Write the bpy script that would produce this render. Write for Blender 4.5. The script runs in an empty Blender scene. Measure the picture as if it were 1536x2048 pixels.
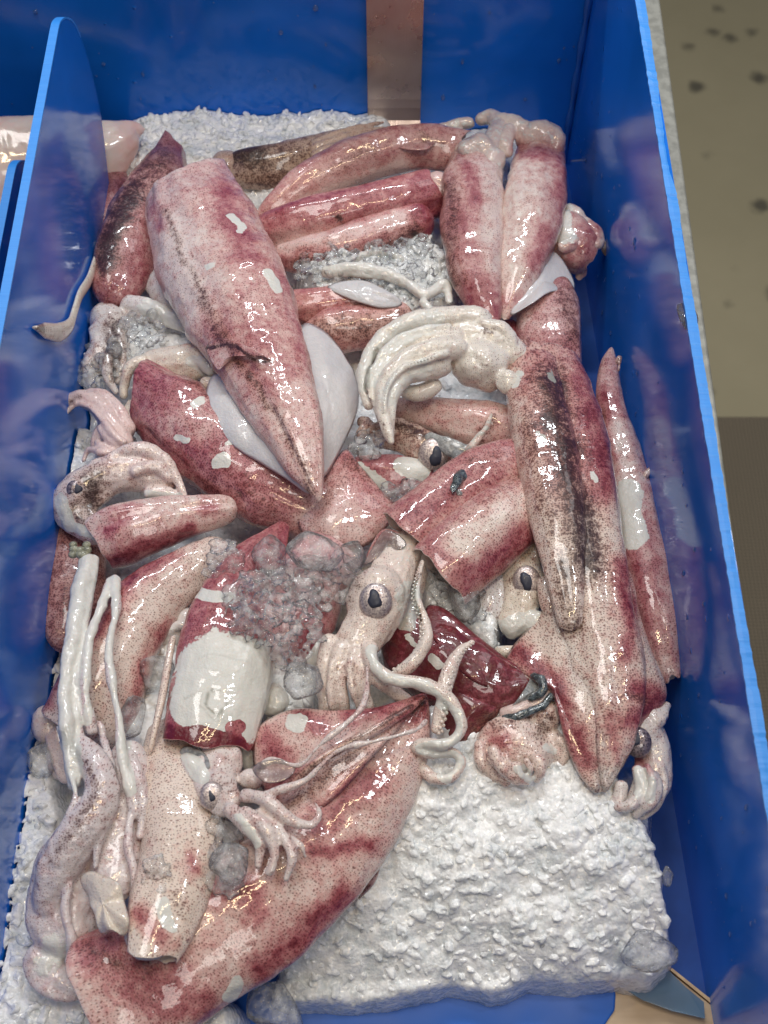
import bpy, bmesh, math, random
import numpy as np
from mathutils import Vector, Matrix

random.seed(7); rng = np.random.RandomState(11)
SC = bpy.context.scene
COL = SC.collection

# ------------------------------------------------------------------ camera
FPX = 2600.0; DIST = 0.85
c60, s60 = math.cos(math.radians(60)), math.sin(math.radians(60))
FW = np.array([0, c60, -s60]); RT = np.array([1.0, 0, 0]); UP = np.array([0, s60, c60]); CAM = -FW * DIST
cd = bpy.data.cameras.new('camera'); cam = bpy.data.objects.new('camera', cd); COL.objects.link(cam)
cam.location = CAM.tolist(); cam.rotation_euler = (math.radians(30), 0, 0)
cd.sensor_fit = 'VERTICAL'; cd.sensor_height = 36; cd.lens = FPX / 2048 * 36
cd.clip_start = 0.02; cd.clip_end = 60
cd.dof.use_dof = True; cd.dof.focus_distance = 0.80; cd.dof.aperture_fstop = 12
SC.camera = cam

# ------------------------------------------------------------------ world, lamps, exposure
w = bpy.data.worlds.new('World'); SC.world = w; w.use_nodes = True
w.node_tree.nodes['Background'].inputs[0].default_value = (0.80, 0.88, 1.0, 1)
w.node_tree.nodes['Background'].inputs[1].default_value = 0.065
def lamp(name, loc, target, size, power, color, size_y=None):
    l = bpy.data.lights.new(name, 'AREA'); l.energy = power; l.color = color
    l.shape = 'RECTANGLE' if size_y else 'SQUARE'; l.size = size
    if size_y: l.size_y = size_y
    o = bpy.data.objects.new(name, l); COL.objects.link(o); o.location = loc
    o.rotation_euler = (Vector(target) - Vector(loc)).to_track_quat('-Z', 'Y').to_euler()
    return o
lamp('ceiling_panel', (-0.25, 0.15, 1.7), (0, 0, 0), 0.45, 7.6, (1.0, 0.97, 0.93))
lamp('ceiling_panel', (1.2, 1.2, 2.0), (0, 0, 0), 0.7, 5.0, (0.97, 0.98, 1.0))
lamp('ceiling_panel', (0.3, -1.3, 1.9), (0, 0, 0), 0.5, 6.0, (1.0, 0.95, 0.88))
for i in range(4):          # row of cold shop lamps hanging behind the counter
    lamp('shop_lamp', (-0.42 + 0.21 * i, 0.80, 1.20), (0, 0, 0), 0.13, 2.3, (0.94, 0.97, 1.0), 0.06)
for i in range(2):
    lamp('shop_lamp', (0.55, -0.05 + 0.26 * i, 1.35), (0, 0, 0), 0.07, 1.8, (0.94, 0.97, 1.0), 0.14)
lamp('warm_tube', (0.12, -0.22, 1.55), (0, 0, 0), 0.75, 4.5, (1.0, 0.76, 0.45), 0.03)
SC.view_settings.view_transform = 'Standard'; SC.view_settings.look = 'None'
SC.view_settings.exposure = -0.08; SC.view_settings.gamma = 1.0
SC.render.engine = 'CYCLES'
cy = SC.cycles
cy.use_denoising = True; cy.max_bounces = 10; cy.transmission_bounces = 8; cy.glossy_bounces = 4; cy.diffuse_bounces = 6
cy.transparent_max_bounces = 12; cy.caustics_reflective = False; cy.sample_clamp_indirect = 4.0

# ------------------------------------------------------------------ pixel <-> place
def ray(u, v): return FW + (u - 768) / FPX * RT + (1024 - v) / FPX * UP
def W(u, v, zc):
    "point at height zc (cm) seen at pixel u,v of the 1536x2048 frame"
    d = ray(u, v); return CAM + d * ((zc * 0.01 - CAM[2]) / d[2])
def on_plane(u, v, a, b=0.0):
    "point on the vertical plane x = a + b*y"
    d = ray(u, v); t = (a + b * CAM[1] - CAM[0]) / (d[0] - b * d[1]); return CAM + d * t
def on_y(u, v, y):
    d = ray(u, v); return CAM + d * (y - CAM[1]) / d[1]
def pix(P):
    q = P - CAM; w_ = q @ FW
    return np.stack([768 + FPX * (q @ RT) / w_, 1024 - FPX * (q @ UP) / w_], -1)
def pxm(p): return float((p - CAM) @ FW) / FPX      # metres per pixel at p

# ------------------------------------------------------------------ noise
def _h(ix, iy, iz):
    n = (ix * 374761393 + iy * 668265263 + iz * 1274126177) & 0x7fffffff
    n = ((n ^ (n >> 13)) * 1103515245 + 12345) & 0x7fffffff
    n = ((n ^ (n >> 15)) * 1597334677) & 0x7fffffff
    return (n & 0xffff) / 65535.0
def vn(P):
    P = np.asarray(P, float); i = np.floor(P).astype(np.int64); f = P - i; f = f * f * (3 - 2 * f)
    r = 0
    for a in (0, 1):
        for b in (0, 1):
            for c in (0, 1):
                wt = (f[..., 0] if a else 1 - f[..., 0]) * (f[..., 1] if b else 1 - f[..., 1]) * (f[..., 2] if c else 1 - f[..., 2])
                r = r + wt * _h(i[..., 0] + a, i[..., 1] + b, i[..., 2] + c)
    return r * 2 - 1
def fbm(P, o=3):
    r = 0; a = 1.0; s = 0
    for k in range(o):
        r = r + a * vn(P * (2 ** k) + 17.3 * k); s += a; a *= 0.5
    return r / s

# ------------------------------------------------------------------ materials
def newmat(name):
    m = bpy.data.materials.new(name); m.use_nodes = True
    nt = m.node_tree; nt.nodes.clear()
    out = nt.nodes.new('ShaderNodeOutputMaterial'); p = nt.nodes.new('ShaderNodeBsdfPrincipled')
    nt.links.new(p.outputs[0], out.inputs[0])
    return m, nt, p
def N(nt, t, **k):
    n = nt.nodes.new(t)
    for a, b in k.items(): setattr(n, a, b)
    return n
def lk(nt, a, b): nt.links.new(a, b)
def noise(nt, vec, scale, detail=2.0, rough=0.5):
    n = N(nt, 'ShaderNodeTexNoise'); n.inputs['Scale'].default_value = scale; n.inputs['Detail'].default_value = detail
    n.inputs['Roughness'].default_value = rough
    if vec is not None: lk(nt, vec, n.inputs['Vector'])
    return n.outputs['Fac']
def mth(nt, op, a, b=None, c=None, clamp=False):
    n = N(nt, 'ShaderNodeMath', operation=op); n.use_clamp = clamp
    for i, x in enumerate((a, b, c)):
        if x is None: continue
        if isinstance(x, (int, float)): n.inputs[i].default_value = x
        else: lk(nt, x, n.inputs[i])
    return n.outputs[0]
def sstep(nt, x, lo, hi, a=0.0, b=1.0):
    n = N(nt, 'ShaderNodeMapRange', interpolation_type='SMOOTHSTEP')
    for i, q in enumerate((x, lo, hi, a, b)):
        if isinstance(q, (int, float)): n.inputs[i].default_value = q
        else: lk(nt, q, n.inputs[i])
    return n.outputs[0]
def mixc(nt, f, a, b, blend='MIX'):
    n = N(nt, 'ShaderNodeMix', data_type='RGBA', blend_type=blend)
    if isinstance(f, (int, float)): n.inputs[0].default_value = f
    else: lk(nt, f, n.inputs[0])
    for i, q in ((6, a), (7, b)):
        if isinstance(q, tuple): n.inputs[i].default_value = (*q, 1)
        else: lk(nt, q, n.inputs[i])
    return n.outputs[2]
def ramp(nt, f, stops):
    n = N(nt, 'ShaderNodeValToRGB'); e = n.color_ramp.elements
    while len(e) < len(stops): e.new(0.5)
    for q, (p, c) in zip(e, stops): q.position = p; q.color = (*c, 1)
    lk(nt, f, n.inputs[0]); return n.outputs[0]
def bump(nt, h, strength, dist, normal=None):
    n = N(nt, 'ShaderNodeBump'); n.inputs['Strength'].default_value = strength; n.inputs['Distance'].default_value = dist
    lk(nt, h, n.inputs['Height'])
    if normal is not None: lk(nt, normal, n.inputs['Normal'])
    return n.outputs[0]

def skin_material():
    m, nt, p = newmat('squid_skin')
    tc = N(nt, 'ShaderNodeTexCoord').outputs['Object']
    at = N(nt, 'ShaderNodeAttribute', attribute_name='tone')
    sp = N(nt, 'ShaderNodeSeparateColor'); lk(nt, at.outputs['Color'], sp.inputs[0])
    R_, G_, B_, A_ = sp.outputs[0], sp.outputs[1], sp.outputs[2], at.outputs['Alpha']
    oi = N(nt, 'ShaderNodeObjectInfo')
    n1 = noise(nt, tc, 62, 4, 0.65); n2 = noise(nt, tc, 260, 3, 0.6); n3 = noise(nt, tc, 900, 2)
    x = mth(nt, 'ADD', R_, mth(nt, 'MULTIPLY', mth(nt, 'SUBTRACT', n1, 0.5), 0.95))
    x = mth(nt, 'ADD', x, mth(nt, 'MULTIPLY', mth(nt, 'SUBTRACT', n2, 0.5), 0.75))
    pk = mth(nt, 'MULTIPLY', mth(nt, 'SUBTRACT', x, 0.07), 1.0, clamp=True)
    pinkc = ramp(nt, pk, [(0, (1, 1, 1)), (0.30, (0.86, 0.66, 0.66)), (0.55, (0.66, 0.35, 0.38)), (0.80, (0.44, 0.14, 0.18)), (1.0, (0.19, 0.03, 0.05))])
    base = mixc(nt, 1.0, oi.outputs['Color'], pinkc, 'MULTIPLY')
    # brown-black staining
    y = mth(nt, 'ADD', G_, mth(nt, 'MULTIPLY', mth(nt, 'SUBTRACT', n2, 0.5), 0.9))
    y = mth(nt, 'ADD', y, mth(nt, 'MULTIPLY', mth(nt, 'SUBTRACT', n1, 0.5), 0.6))
    dk = sstep(nt, y, 0.18, 1.0)
    base = mixc(nt, mth(nt, 'MULTIPLY', dk, 0.85), base, mixc(nt, dk, (0.40, 0.235, 0.15), (0.05, 0.026, 0.022)))
    # chromatophore dots laid out over the skin, two sizes
    sv = N(nt, 'ShaderNodeAttribute', attribute_name='suv').outputs['Vector']
    wob = N(nt, 'ShaderNodeVectorMath', operation='MULTIPLY_ADD'); nn = N(nt, 'ShaderNodeTexNoise'); nn.inputs['Scale'].default_value = 120; lk(nt, tc, nn.inputs['Vector'])
    lk(nt, nn.outputs['Color'], wob.inputs[0]); wob.inputs[1].default_value = (0.004, 0.004, 0); lk(nt, sv, wob.inputs[2])
    for sc_, r0, ra, off in ((690, 0.07, 0.22, 0.0), (300, -0.02, 0.15, 3.1)):
        mp = N(nt, 'ShaderNodeMapping'); mp.inputs['Location'].default_value = (off, off, 0); lk(nt, wob.outputs[0], mp.inputs['Vector'])
        vo = N(nt, 'ShaderNodeTexVoronoi', feature='F1', voronoi_dimensions='2D'); vo.inputs['Scale'].default_value = sc_; lk(nt, mp.outputs[0], vo.inputs['Vector'])
        vo.inputs['Randomness'].default_value = 0.75
        rad = mth(nt, 'MULTIPLY_ADD', A_, ra, r0)
        rad = mth(nt, 'ADD', rad, mth(nt, 'MULTIPLY', mth(nt, 'SUBTRACT', n1, 0.5), 0.22))
        rad = mth(nt, 'ADD', rad, mth(nt, 'MULTIPLY', mth(nt, 'SUBTRACT', n2, 0.5), 0.15))
        if sc_ > 400: rad = mth(nt, 'ADD', rad, mth(nt, 'ADD', mth(nt, 'MULTIPLY', pk, 0.10), mth(nt, 'MULTIPLY', dk, 0.30)))
        sx = N(nt, 'ShaderNodeSeparateColor'); lk(nt, vo.outputs['Color'], sx.inputs[0])
        rad = mth(nt, 'ADD', rad, mth(nt, 'MULTIPLY', mth(nt, 'SUBTRACT', sx.outputs[0], 0.6), 0.22))
        lo = mth(nt, 'SUBTRACT', rad, 0.09); hi = mth(nt, 'ADD', rad, 0.09)
        dot = sstep(nt, vo.outputs['Distance'], lo, hi, 1.0, 0.0)
        dot = mth(nt, 'MULTIPLY', dot, sstep(nt, A_, 0.02, 0.15))
        dc = mixc(nt, dk, mixc(nt, pk, (0.15, 0.062, 0.05), (0.12, 0.012, 0.025)), (0.03, 0.013, 0.012))
        base = mixc(nt, mth(nt, 'MULTIPLY', dot, 0.74), base, dc)
    # bare flesh where the skin has come off
    z = mth(nt, 'ADD', B_, mth(nt, 'MULTIPLY', mth(nt, 'SUBTRACT', n2, 0.5), 0.8))
    z = mth(nt, 'ADD', z, mth(nt, 'MULTIPLY', mth(nt, 'SUBTRACT', n1, 0.5), 0.3))
    bare = sstep(nt, z, 0.44, 0.56)
    bc = mixc(nt, n1, (0.56, 0.56, 0.52), (0.78, 0.75, 0.70))
    bc = mixc(nt, sstep(nt, B_, 1.5, 1.9), bc, mixc(nt, n1, (0.50, 0.50, 0.51), (0.70, 0.66, 0.66)))
    base = mixc(nt, bare, base, mixc(nt, mth(nt, 'MULTIPLY', sstep(nt, G_, 0.15, 0.9), 0.75), bc, (0.20, 0.20, 0.16)))
    lk(nt, base, p.inputs['Base Color'])
    p.inputs['Roughness'].default_value = 0.30
    p.inputs['Subsurface Weight'].default_value = 0.22
    p.inputs['Subsurface Radius'].default_value = (1.0, 0.55, 0.42)
    p.inputs['Subsurface Scale'].default_value = 0.004
    p.inputs['IOR'].default_value = 1.38
    p.inputs['Coat Weight'].default_value = 1.0; p.inputs['Coat Roughness'].default_value = 0.05; p.inputs['Coat IOR'].default_value = 1.42
    nb = bump(nt, mth(nt, 'ADD', mth(nt, 'ADD', n2, mth(nt, 'MULTIPLY', n1, 1.2)), mth(nt, 'MULTIPLY', n3, 0.35)), 0.5, 0.0012)
    nb = bump(nt, bare, 0.25, 0.0004, nb)
    lk(nt, nb, p.inputs['Normal'])
    nc = bump(nt, mth(nt, 'ADD', noise(nt, tc, 170, 2), mth(nt, 'MULTIPLY', noise(nt, tc, 620, 2), 0.08)), 0.22, 0.0008)
    lk(nt, nc, p.inputs['Coat Normal'])
    return m
M_SKIN = skin_material()

def ice_material(name, lo, hi, a0, a1, rough, sss, bd):
    """wet ice: cloudy white body, see-through by a0..a1 (1 = opaque), glossy skin"""
    m, nt, p = newmat(name)
    tc = N(nt, 'ShaderNodeTexCoord').outputs['Object']
    n1 = noise(nt, tc, 62, 5, 0.7); n2 = noise(nt, tc, 500, 4, 0.7); n3 = noise(nt, tc, 800, 2)
    f = sstep(nt, mth(nt, 'ADD', n1, mth(nt, 'MULTIPLY', mth(nt, 'SUBTRACT', n2, 0.5), 0.6)), 0.28, 0.60)
    lk(nt, mixc(nt, f, lo, hi), p.inputs['Base Color'])
    lk(nt, sstep(nt, f, 0, 1, a0, a1), p.inputs['Alpha'])
    p.inputs['Roughness'].default_value = rough; p.inputs['IOR'].default_value = 1.31
    p.inputs['Coat Weight'].default_value = 1.0; p.inputs['Coat Roughness'].default_value = 0.09; p.inputs['Coat IOR'].default_value = 1.58
    p.inputs['Subsurface Weight'].default_value = sss; p.inputs['Subsurface Scale'].default_value = 0.012
    p.inputs['Subsurface Radius'].default_value = (0.8, 1.0, 1.1)
    vo = N(nt, 'ShaderNodeTexVoronoi', feature='F1'); vo.inputs['Scale'].default_value = 420; lk(nt, tc, vo.inputs['Vector'])
    vo2 = N(nt, 'ShaderNodeTexVoronoi', feature='F1'); vo2.inputs['Scale'].default_value = 150; lk(nt, tc, vo2.inputs['Vector'])
    cr = mth(nt, 'ADD', mth(nt, 'MULTIPLY', vo.outputs['Distance'], 0.5), mth(nt, 'MULTIPLY', vo2.outputs['Distance'], 1.2))
    n2 = mth(nt, 'SUBTRACT', n2, cr)
    lk(nt, bump(nt, mth(nt, 'ADD', n2, mth(nt, 'MULTIPLY', n3, 0.4)), 0.7, bd), p.inputs['Normal'])
    g1 = noise(nt, tc, 210, 1, 0.4); v3 = N(nt, 'ShaderNodeTexVoronoi', feature='SMOOTH_F1'); v3.inputs['Scale'].default_value = 260; lk(nt, tc, v3.inputs['Vector'])
    lk(nt, bump(nt, mth(nt, 'ADD', g1, mth(nt, 'MULTIPLY', v3.outputs['Distance'], 0.8)), 1.0, 0.0030), p.inputs['Coat Normal'])
    return m
M_ICE = ice_material('packed_ice', (0.66, 0.71, 0.73), (0.95, 0.955, 0.95), 1, 1, 0.12, 0.1, 0.0009)
def glass_ice(name, c0, c1, rough, bd):
    m = bpy.data.materials.new(name); m.use_nodes = True; nt = m.node_tree; nt.nodes.clear(); out = nt.nodes.new('ShaderNodeOutputMaterial')
    tc = N(nt, 'ShaderNodeTexCoord').outputs['Object']
    n1 = noise(nt, tc, 130, 4, 0.65); n2 = noise(nt, tc, 520, 4, 0.7)
    nb = bump(nt, mth(nt, 'ADD', n2, mth(nt, 'MULTIPLY', n1, 1.5)), 0.5, bd)
    tr = N(nt, 'ShaderNodeBsdfTransparent'); tr.inputs[0].default_value = (0.99, 0.995, 1.0, 1)
    gl = N(nt, 'ShaderNodeBsdfGlass'); gl.inputs['IOR'].default_value = 1.31; gl.inputs['Roughness'].default_value = rough; lk(nt, nb, gl.inputs['Normal'])
    di = N(nt, 'ShaderNodeBsdfDiffuse'); di.inputs[0].default_value = (0.955, 0.96, 0.955, 1); lk(nt, nb, di.inputs['Normal'])
    tl = N(nt, 'ShaderNodeBsdfTranslucent'); tl.inputs[0].default_value = (0.96, 0.97, 0.97, 1)
    md = N(nt, 'ShaderNodeMixShader'); md.inputs[0].default_value = 0.08; lk(nt, di.outputs[0], md.inputs[1]); lk(nt, tl.outputs[0], md.inputs[2])
    mc = N(nt, 'ShaderNodeMixShader'); mc.inputs[0].default_value = 0.05; lk(nt, tr.outputs[0], mc.inputs[1]); lk(nt, gl.outputs[0], mc.inputs[2])
    mx = N(nt, 'ShaderNodeMixShader'); lk(nt, sstep(nt, n1, 0.38, 0.68, c0, c1), mx.inputs[0]); lk(nt, mc.outputs[0], mx.inputs[1]); lk(nt, md.outputs[0], mx.inputs[2])
    gs = N(nt, 'ShaderNodeBsdfGlossy'); gs.inputs['Roughness'].default_value = 0.05; lk(nt, nb, gs.inputs['Normal'])
    fr = N(nt, 'ShaderNodeFresnel'); fr.inputs['IOR'].default_value = 1.27; lk(nt, nb, fr.inputs['Normal'])
    fin = N(nt, 'ShaderNodeMixShader'); lk(nt, fr.outputs[0], fin.inputs[0]); lk(nt, mx.outputs[0], fin.inputs[1]); lk(nt, gs.outputs[0], fin.inputs[2])
    lk(nt, fin.outputs[0], out.inputs[0]); return m
M_GRAIN = ice_material('white_ice_grain', (0.72, 0.76, 0.78), (0.96, 0.965, 0.96), 0.85, 1.0, 0.10, 0.0, 0.0009)
M_CHIP = glass_ice('clear_ice', 0.03, 0.34, 0.04, 0.0007)
M_CHUNK = glass_ice('ice_lump', 0.03, 0.34, 0.03, 0.0012)

def plastic(name, col, rough, coat=0.0, fine=0.0):
    m, nt, p = newmat(name)
    tc = N(nt, 'ShaderNodeTexCoord').outputs['Object']
    n1 = noise(nt, tc, 9, 3); n2 = noise(nt, tc, 260, 3)
    c2 = tuple(min(1, c * 1.35 + 0.004) for c in col)
    lk(nt, mixc(nt, sstep(nt, n1, 0.3, 0.75), col, c2), p.inputs['Base Color'])
    lk(nt, sstep(nt, n1, 0.3, 0.7, rough, rough * 1.8), p.inputs['Roughness'])
    p.inputs['IOR'].default_value = 1.46
    p.inputs['Coat Weight'].default_value = coat; p.inputs['Coat Roughness'].default_value = 0.03
    # wet droplets
    vo = N(nt, 'ShaderNodeTexVoronoi', feature='F1'); vo.inputs['Scale'].default_value = 85; lk(nt, tc, vo.inputs['Vector'])
    sx = N(nt, 'ShaderNodeSeparateColor'); lk(nt, vo.outputs['Color'], sx.inputs[0])
    thr = sstep(nt, sx.outputs[0], 0.80, 1.0, 0.0, 0.20)
    drop = sstep(nt, vo.outputs['Distance'], 0.0, mth(nt, 'MAXIMUM', thr, 0.001), 1.0, 0.0)
    drop = mth(nt, 'MULTIPLY', drop, mth(nt, 'GREATER_THAN', sx.outputs[0], 0.82))
    nb = bump(nt, drop, 0.7 if fine else 0.0, 0.0012)
    nb = bump(nt, mth(nt, 'ADD', n1, mth(nt, 'MULTIPLY', n2, 0.02)), 0.12, 0.004, nb)
    lk(nt, nb, p.inputs['Normal'])
    return m
M_BLUE = plastic('blue_plastic', (0.006, 0.14, 0.60), 0.085, 0.0, 1)
M_BLUE2 = plastic('blue_plastic_plain', (0.006, 0.095, 0.42), 0.38)
def edge_material():
    m, nt, p = newmat('sawn_blue_edge')
    tc = N(nt, 'ShaderNodeTexCoord').outputs['Object']
    mp = N(nt, 'ShaderNodeMapping'); mp.inputs['Scale'].default_value = (40, 900, 40); lk(nt, tc, mp.inputs[0])
    n = noise(nt, mp.outputs[0], 1, 2)
    lk(nt, mixc(nt, n, (0.02, 0.22, 0.74), (0.06, 0.33, 0.88)), p.inputs['Base Color'])
    p.inputs['Roughness'].default_value = 0.42
    lk(nt, bump(nt, n, 0.25, 0.0005), p.inputs['Normal'])
    return m
M_EDGE = edge_material()
def simple(name, col, rough, metal=0.0, trans=0.0, alpha=1.0, coat=0.0, nscale=0, col2=None, bs=0.2, bd=0.001, sss=0):
    m, nt, p = newmat(name)
    p.inputs['Base Color'].default_value = (*col, 1); p.inputs['Roughness'].default_value = rough
    p.inputs['Metallic'].default_value = metal; p.inputs['Transmission Weight'].default_value = trans
    p.inputs['Alpha'].default_value = alpha; p.inputs['Coat Weight'].default_value = coat; p.inputs['Coat Roughness'].default_value = 0.04
    if sss:
        p.inputs['Subsurface Weight'].default_value = sss; p.inputs['Subsurface Scale'].default_value = 0.004
    if nscale:
        tc = N(nt, 'ShaderNodeTexCoord').outputs['Object']; n = noise(nt, tc, nscale, 4, 0.6)
        if col2: lk(nt, mixc(nt, sstep(nt, n, 0.35, 0.65), col, col2), p.inputs['Base Color'])
        lk(nt, bump(nt, n, bs, bd), p.inputs['Normal'])
    return m
M_TISSUE = simple('wet_tissue', (0.62, 0.63, 0.62), 0.22, trans=0.45, coat=1.0, nscale=300, col2=(0.34, 0.36, 0.37), bs=0.8, bd=0.002)
M_DARKGUT = simple('grey_tissue', (0.16, 0.20, 0.22), 0.2, trans=0.35, coat=1.0, nscale=350, col2=(0.04, 0.05, 0.055), bs=0.8, bd=0.002)
M_MEMB = simple('clear_membrane', (0.85, 0.80, 0.78), 0.12, trans=0.85, coat=1.0, nscale=260, col2=(0.6, 0.52, 0.50), bs=0.7, bd=0.001)
def iris_material():
    m, nt, p = newmat('golden_iris')
    tc = N(nt, 'ShaderNodeTexCoord').outputs['Object']; n = noise(nt, tc, 900, 4, 0.7)
    lk(nt, ramp(nt, n, [(0.32, (0.13, 0.10, 0.13)), (0.46, (0.50, 0.41, 0.40)), (0.68, (0.86, 0.76, 0.68))]), p.inputs['Base Color'])
    p.inputs['Metallic'].default_value = 0.6; p.inputs['Roughness'].default_value = 0.35
    p.inputs['Coat Weight'].default_value = 1.0; p.inputs['Coat Roughness'].default_value = 0.12
    lk(nt, bump(nt, n, 0.6, 0.0006), p.inputs['Normal']); return m
M_IRIS = iris_material()
M_IRISD = simple('dim_iris', (0.30, 0.24, 0.25), 0.2, metal=0.3, coat=1.0, nscale=700, col2=(0.06, 0.045, 0.06), bs=0.4)
M_PUPIL = simple('pupil', (0.03, 0.033, 0.055), 0.5, coat=0.08)

# ------------------------------------------------------------------ mesh helpers
def mesh_object(name, V, F, mats, smooth=True, loc=None, parent=None, recalc=True, fmat=None):
    V = np.asarray(V, float); 
    if loc is None: loc = np.array([V[:, 0].mean(), V[:, 1].mean(), V[:, 2].min()])
    loc = np.asarray(loc, float)
    me = bpy.data.meshes.new(name); me.from_pydata((V - loc).tolist(), [], F); me.update()
    if fmat is not None: me.polygons.foreach_set('material_index', fmat)
    if recalc:
        bm = bmesh.new(); bm.from_mesh(me); bmesh.ops.recalc_face_normals(bm, faces=bm.faces); bm.to_mesh(me); bm.free()
    me.polygons.foreach_set('use_smooth', [smooth] * len(me.polygons))
    for m in (mats if isinstance(mats, (list, tuple)) else [mats]): me.materials.append(m)
    o = bpy.data.objects.new(name, me); COL.objects.link(o); 
    if parent is not None:
        o.parent = parent; o.location = (loc - np.array(parent.location)).tolist()
    else: o.location = loc.tolist()
    return o
def tag(o, label, cat, group=None, kind=None):
    if label: o['label'] = label
    if cat: o['category'] = cat
    if group: o['group'] = group
    if kind: o['kind'] = kind
    return o
def nrm(v): return v / (np.linalg.norm(v, axis=-1, keepdims=True) + 1e-12)
def spline(P, n, closed=False):
    P = np.asarray(P, float); k = len(P)
    if closed: Q = np.vstack([P[-1], P, P[0], P[1]])
    else: Q = np.vstack([2 * P[0] - P[1], P, 2 * P[-1] - P[-2]])
    segs = k if closed else k - 1
    t = np.linspace(0, segs, n, endpoint=not closed); i = np.minimum(t.astype(int), segs - 1); f = (t - i)[:, None]
    p0, p1, p2, p3 = Q[i], Q[i + 1], Q[i + 2], Q[i + 3]
    return 0.5 * (2 * p1 + (p2 - p0) * f + (2 * p0 - 5 * p1 + 4 * p2 - p3) * f ** 2 + (3 * p1 - p0 - 3 * p2 + p3) * f ** 3)
def resample(P, step):
    P = np.asarray(P, float); d = np.r_[0, np.cumsum(np.linalg.norm(np.diff(P[:, :3], axis=0), axis=1))]
    n = max(6, int(d[-1] / step)); t = np.linspace(0, d[-1], n)
    return np.stack([np.interp(t, d, P[:, k]) for k in range(P.shape[1])], -1), t
def tube_geo(pts, flat=0.7, n=40, step=0.0018, start='round', end='round', wob=0.05, wfreq=45, rim=(0, 90), lining=0.8, seed=0.0, groove=None, rimx=1.0):
    """pts: (u, v, z_cm, halfwidth_px[, flat])"""
    A = np.array([[*W(p[0], p[1], p[2]), p[3] * pxm(W(p[0], p[1], p[2])), (p[4] if len(p) > 4 else flat)] for p in pts])
    S = spline(A, max(60, 14 * len(pts))); S[:, 3] = np.maximum(S[:, 3], 0.0002)
    S, t = resample(S, step); C = S[:, :3]; hw = S[:, 3].copy(); fl = S[:, 4] * (0.88 if n > 20 else 1.0)
    L = t[-1]
    def capr(d, r):    # round taper close to an end
        q = np.clip(d / max(r, 1e-5), 0, 1); return np.sqrt(np.clip(1 - (1 - q) ** 2, 0.0, 1))
    if start == 'round': hw = hw * capr(t, hw[0] * 0.9)
    if end == 'round': hw = hw * capr(L - t, hw[-1] * 0.9)
    T = nrm(np.gradient(C, axis=0)); Vd = nrm(CAM - C)
    Sd = nrm(np.cross(T, Vd)); Hd = nrm(np.cross(Sd, T))
    th = np.linspace(0, 2 * np.pi, n, endpoint=False); ct, st = np.cos(th), np.sin(th)
    def ring(i, k=1.0, shift=0.0, rimshift=False):
        r = hw[i] * k
        off = Sd[i] * (ct * r)[:, None] + Hd[i] * (st * r * fl[i])[:, None]
        P = C[i] + off + T[i] * shift
        return P
    rings = [ring(i) for i in range(len(C))]
    V = np.array(rings)
    # organic unevenness
    nz = fbm(V * wfreq + seed, 3)
    dirs = V - C[:, None, :]
    V = V + dirs * (nz[..., None] * (wob + 0.015) * 2)
    if n > 20:
        ss = np.repeat(t[:, None], n, 1); fold = fbm(np.stack([ss * 26 + seed, np.cos(th)[None] * 2.2 + ss * 0, np.sin(th)[None] * 2.2 + ss * 0], -1), 3)
        fine = fbm(np.stack([ss * 55 + seed, np.cos(th)[None] * 7 + ss * 0, np.sin(th)[None] * 7 + ss * 0], -1), 2)
        cross = fbm(np.stack([ss * 240 + seed, np.cos(th)[None] * 1.6 + ss * 0, np.sin(th)[None] * 1.6 + ss * 0], -1), 2)
        V = V + nrm(dirs) * (0.0015 * fold + 0.00040 * fine + 0.00022 * cross)[..., None] * np.clip(hw / 0.012, 0, 1)[:, None, None]
    if groove:      # lengthwise crease: (theta deg, depth)
        for (gth, dep, wd) in groove:
            dth = np.abs((np.degrees(th) - gth + 180) % 360 - 180)
            g = np.exp(-(dth / wd) ** 2) * dep
            V = V - dirs * g[None, :, None]
    amp, ph = rim
    def rimoff(i):
        a = amp * pxm(C[i]); return a * (0.5 + 0.5 * np.cos(th - math.radians(ph))) ** 3 + 0.0042 * fbm(np.stack([ct * 1.7, st * 1.7, ct * 0 + seed], -1), 2)
    R = [V[i] for i in range(len(C))]
    pre = []; post = []
    def opening(i, sgn):
        # rim ring + inner lining going back inside
        nonlocal R
        off = rimoff(i)[:, None] * T[i] * sgn
        k = int(0.010 / step) + 1
        for j in range(k + 1):
            ii = i - int(sgn) * j
            if 0 <= ii < len(R): R[ii] = R[ii] + off * (1 - j / (k + 1)) ** 2
        base = R[i]; c0 = C[i]
        out = []
        for kk, sh in ((0.985, 0.0005), (0.955, 0.0004), (0.93, -0.0012)):
            out.append(c0 + (base - c0) * kk + T[i] * sgn * sh)
        dep = max(lining * hw[i], 0.004); m = max(3, int(dep / 0.003))
        for j in range(1, m + 1):
            ii = int(np.clip(i - sgn * (dep * j / m) / step, 0, len(C) - 1))
            out.append(C[ii] + (V[ii] - C[ii]) * (0.90 - 0.10 * j / m))
        return out
    if start == 'open': pre = opening(0, -1)[::-1]
    if end == 'open': post = opening(len(C) - 1, 1)
    allr = pre + R + post
    P = np.vstack(allr); m = len(allr); F = []
    for i in range(m - 1):
        a = i * n; b = a + n
        for j in range(n):
            k = (j + 1) % n; F.append((a + j, a + k, b + k, b + j))
    P = np.vstack([P, allr[0].mean(0), allr[-1].mean(0)]); c0 = m * n
    for j in range(n):
        k = (j + 1) % n; F.append((c0, k, j)); F.append((c0 + 1, (m - 1) * n + j, (m - 1) * n + k))
    liner = np.zeros(len(P)); liner[:len(pre) * n] = 1; liner[(m - len(post)) * n:m * n] = 1
    if pre: liner[c0] = 1
    if post: liner[c0 + 1] = 1
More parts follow.
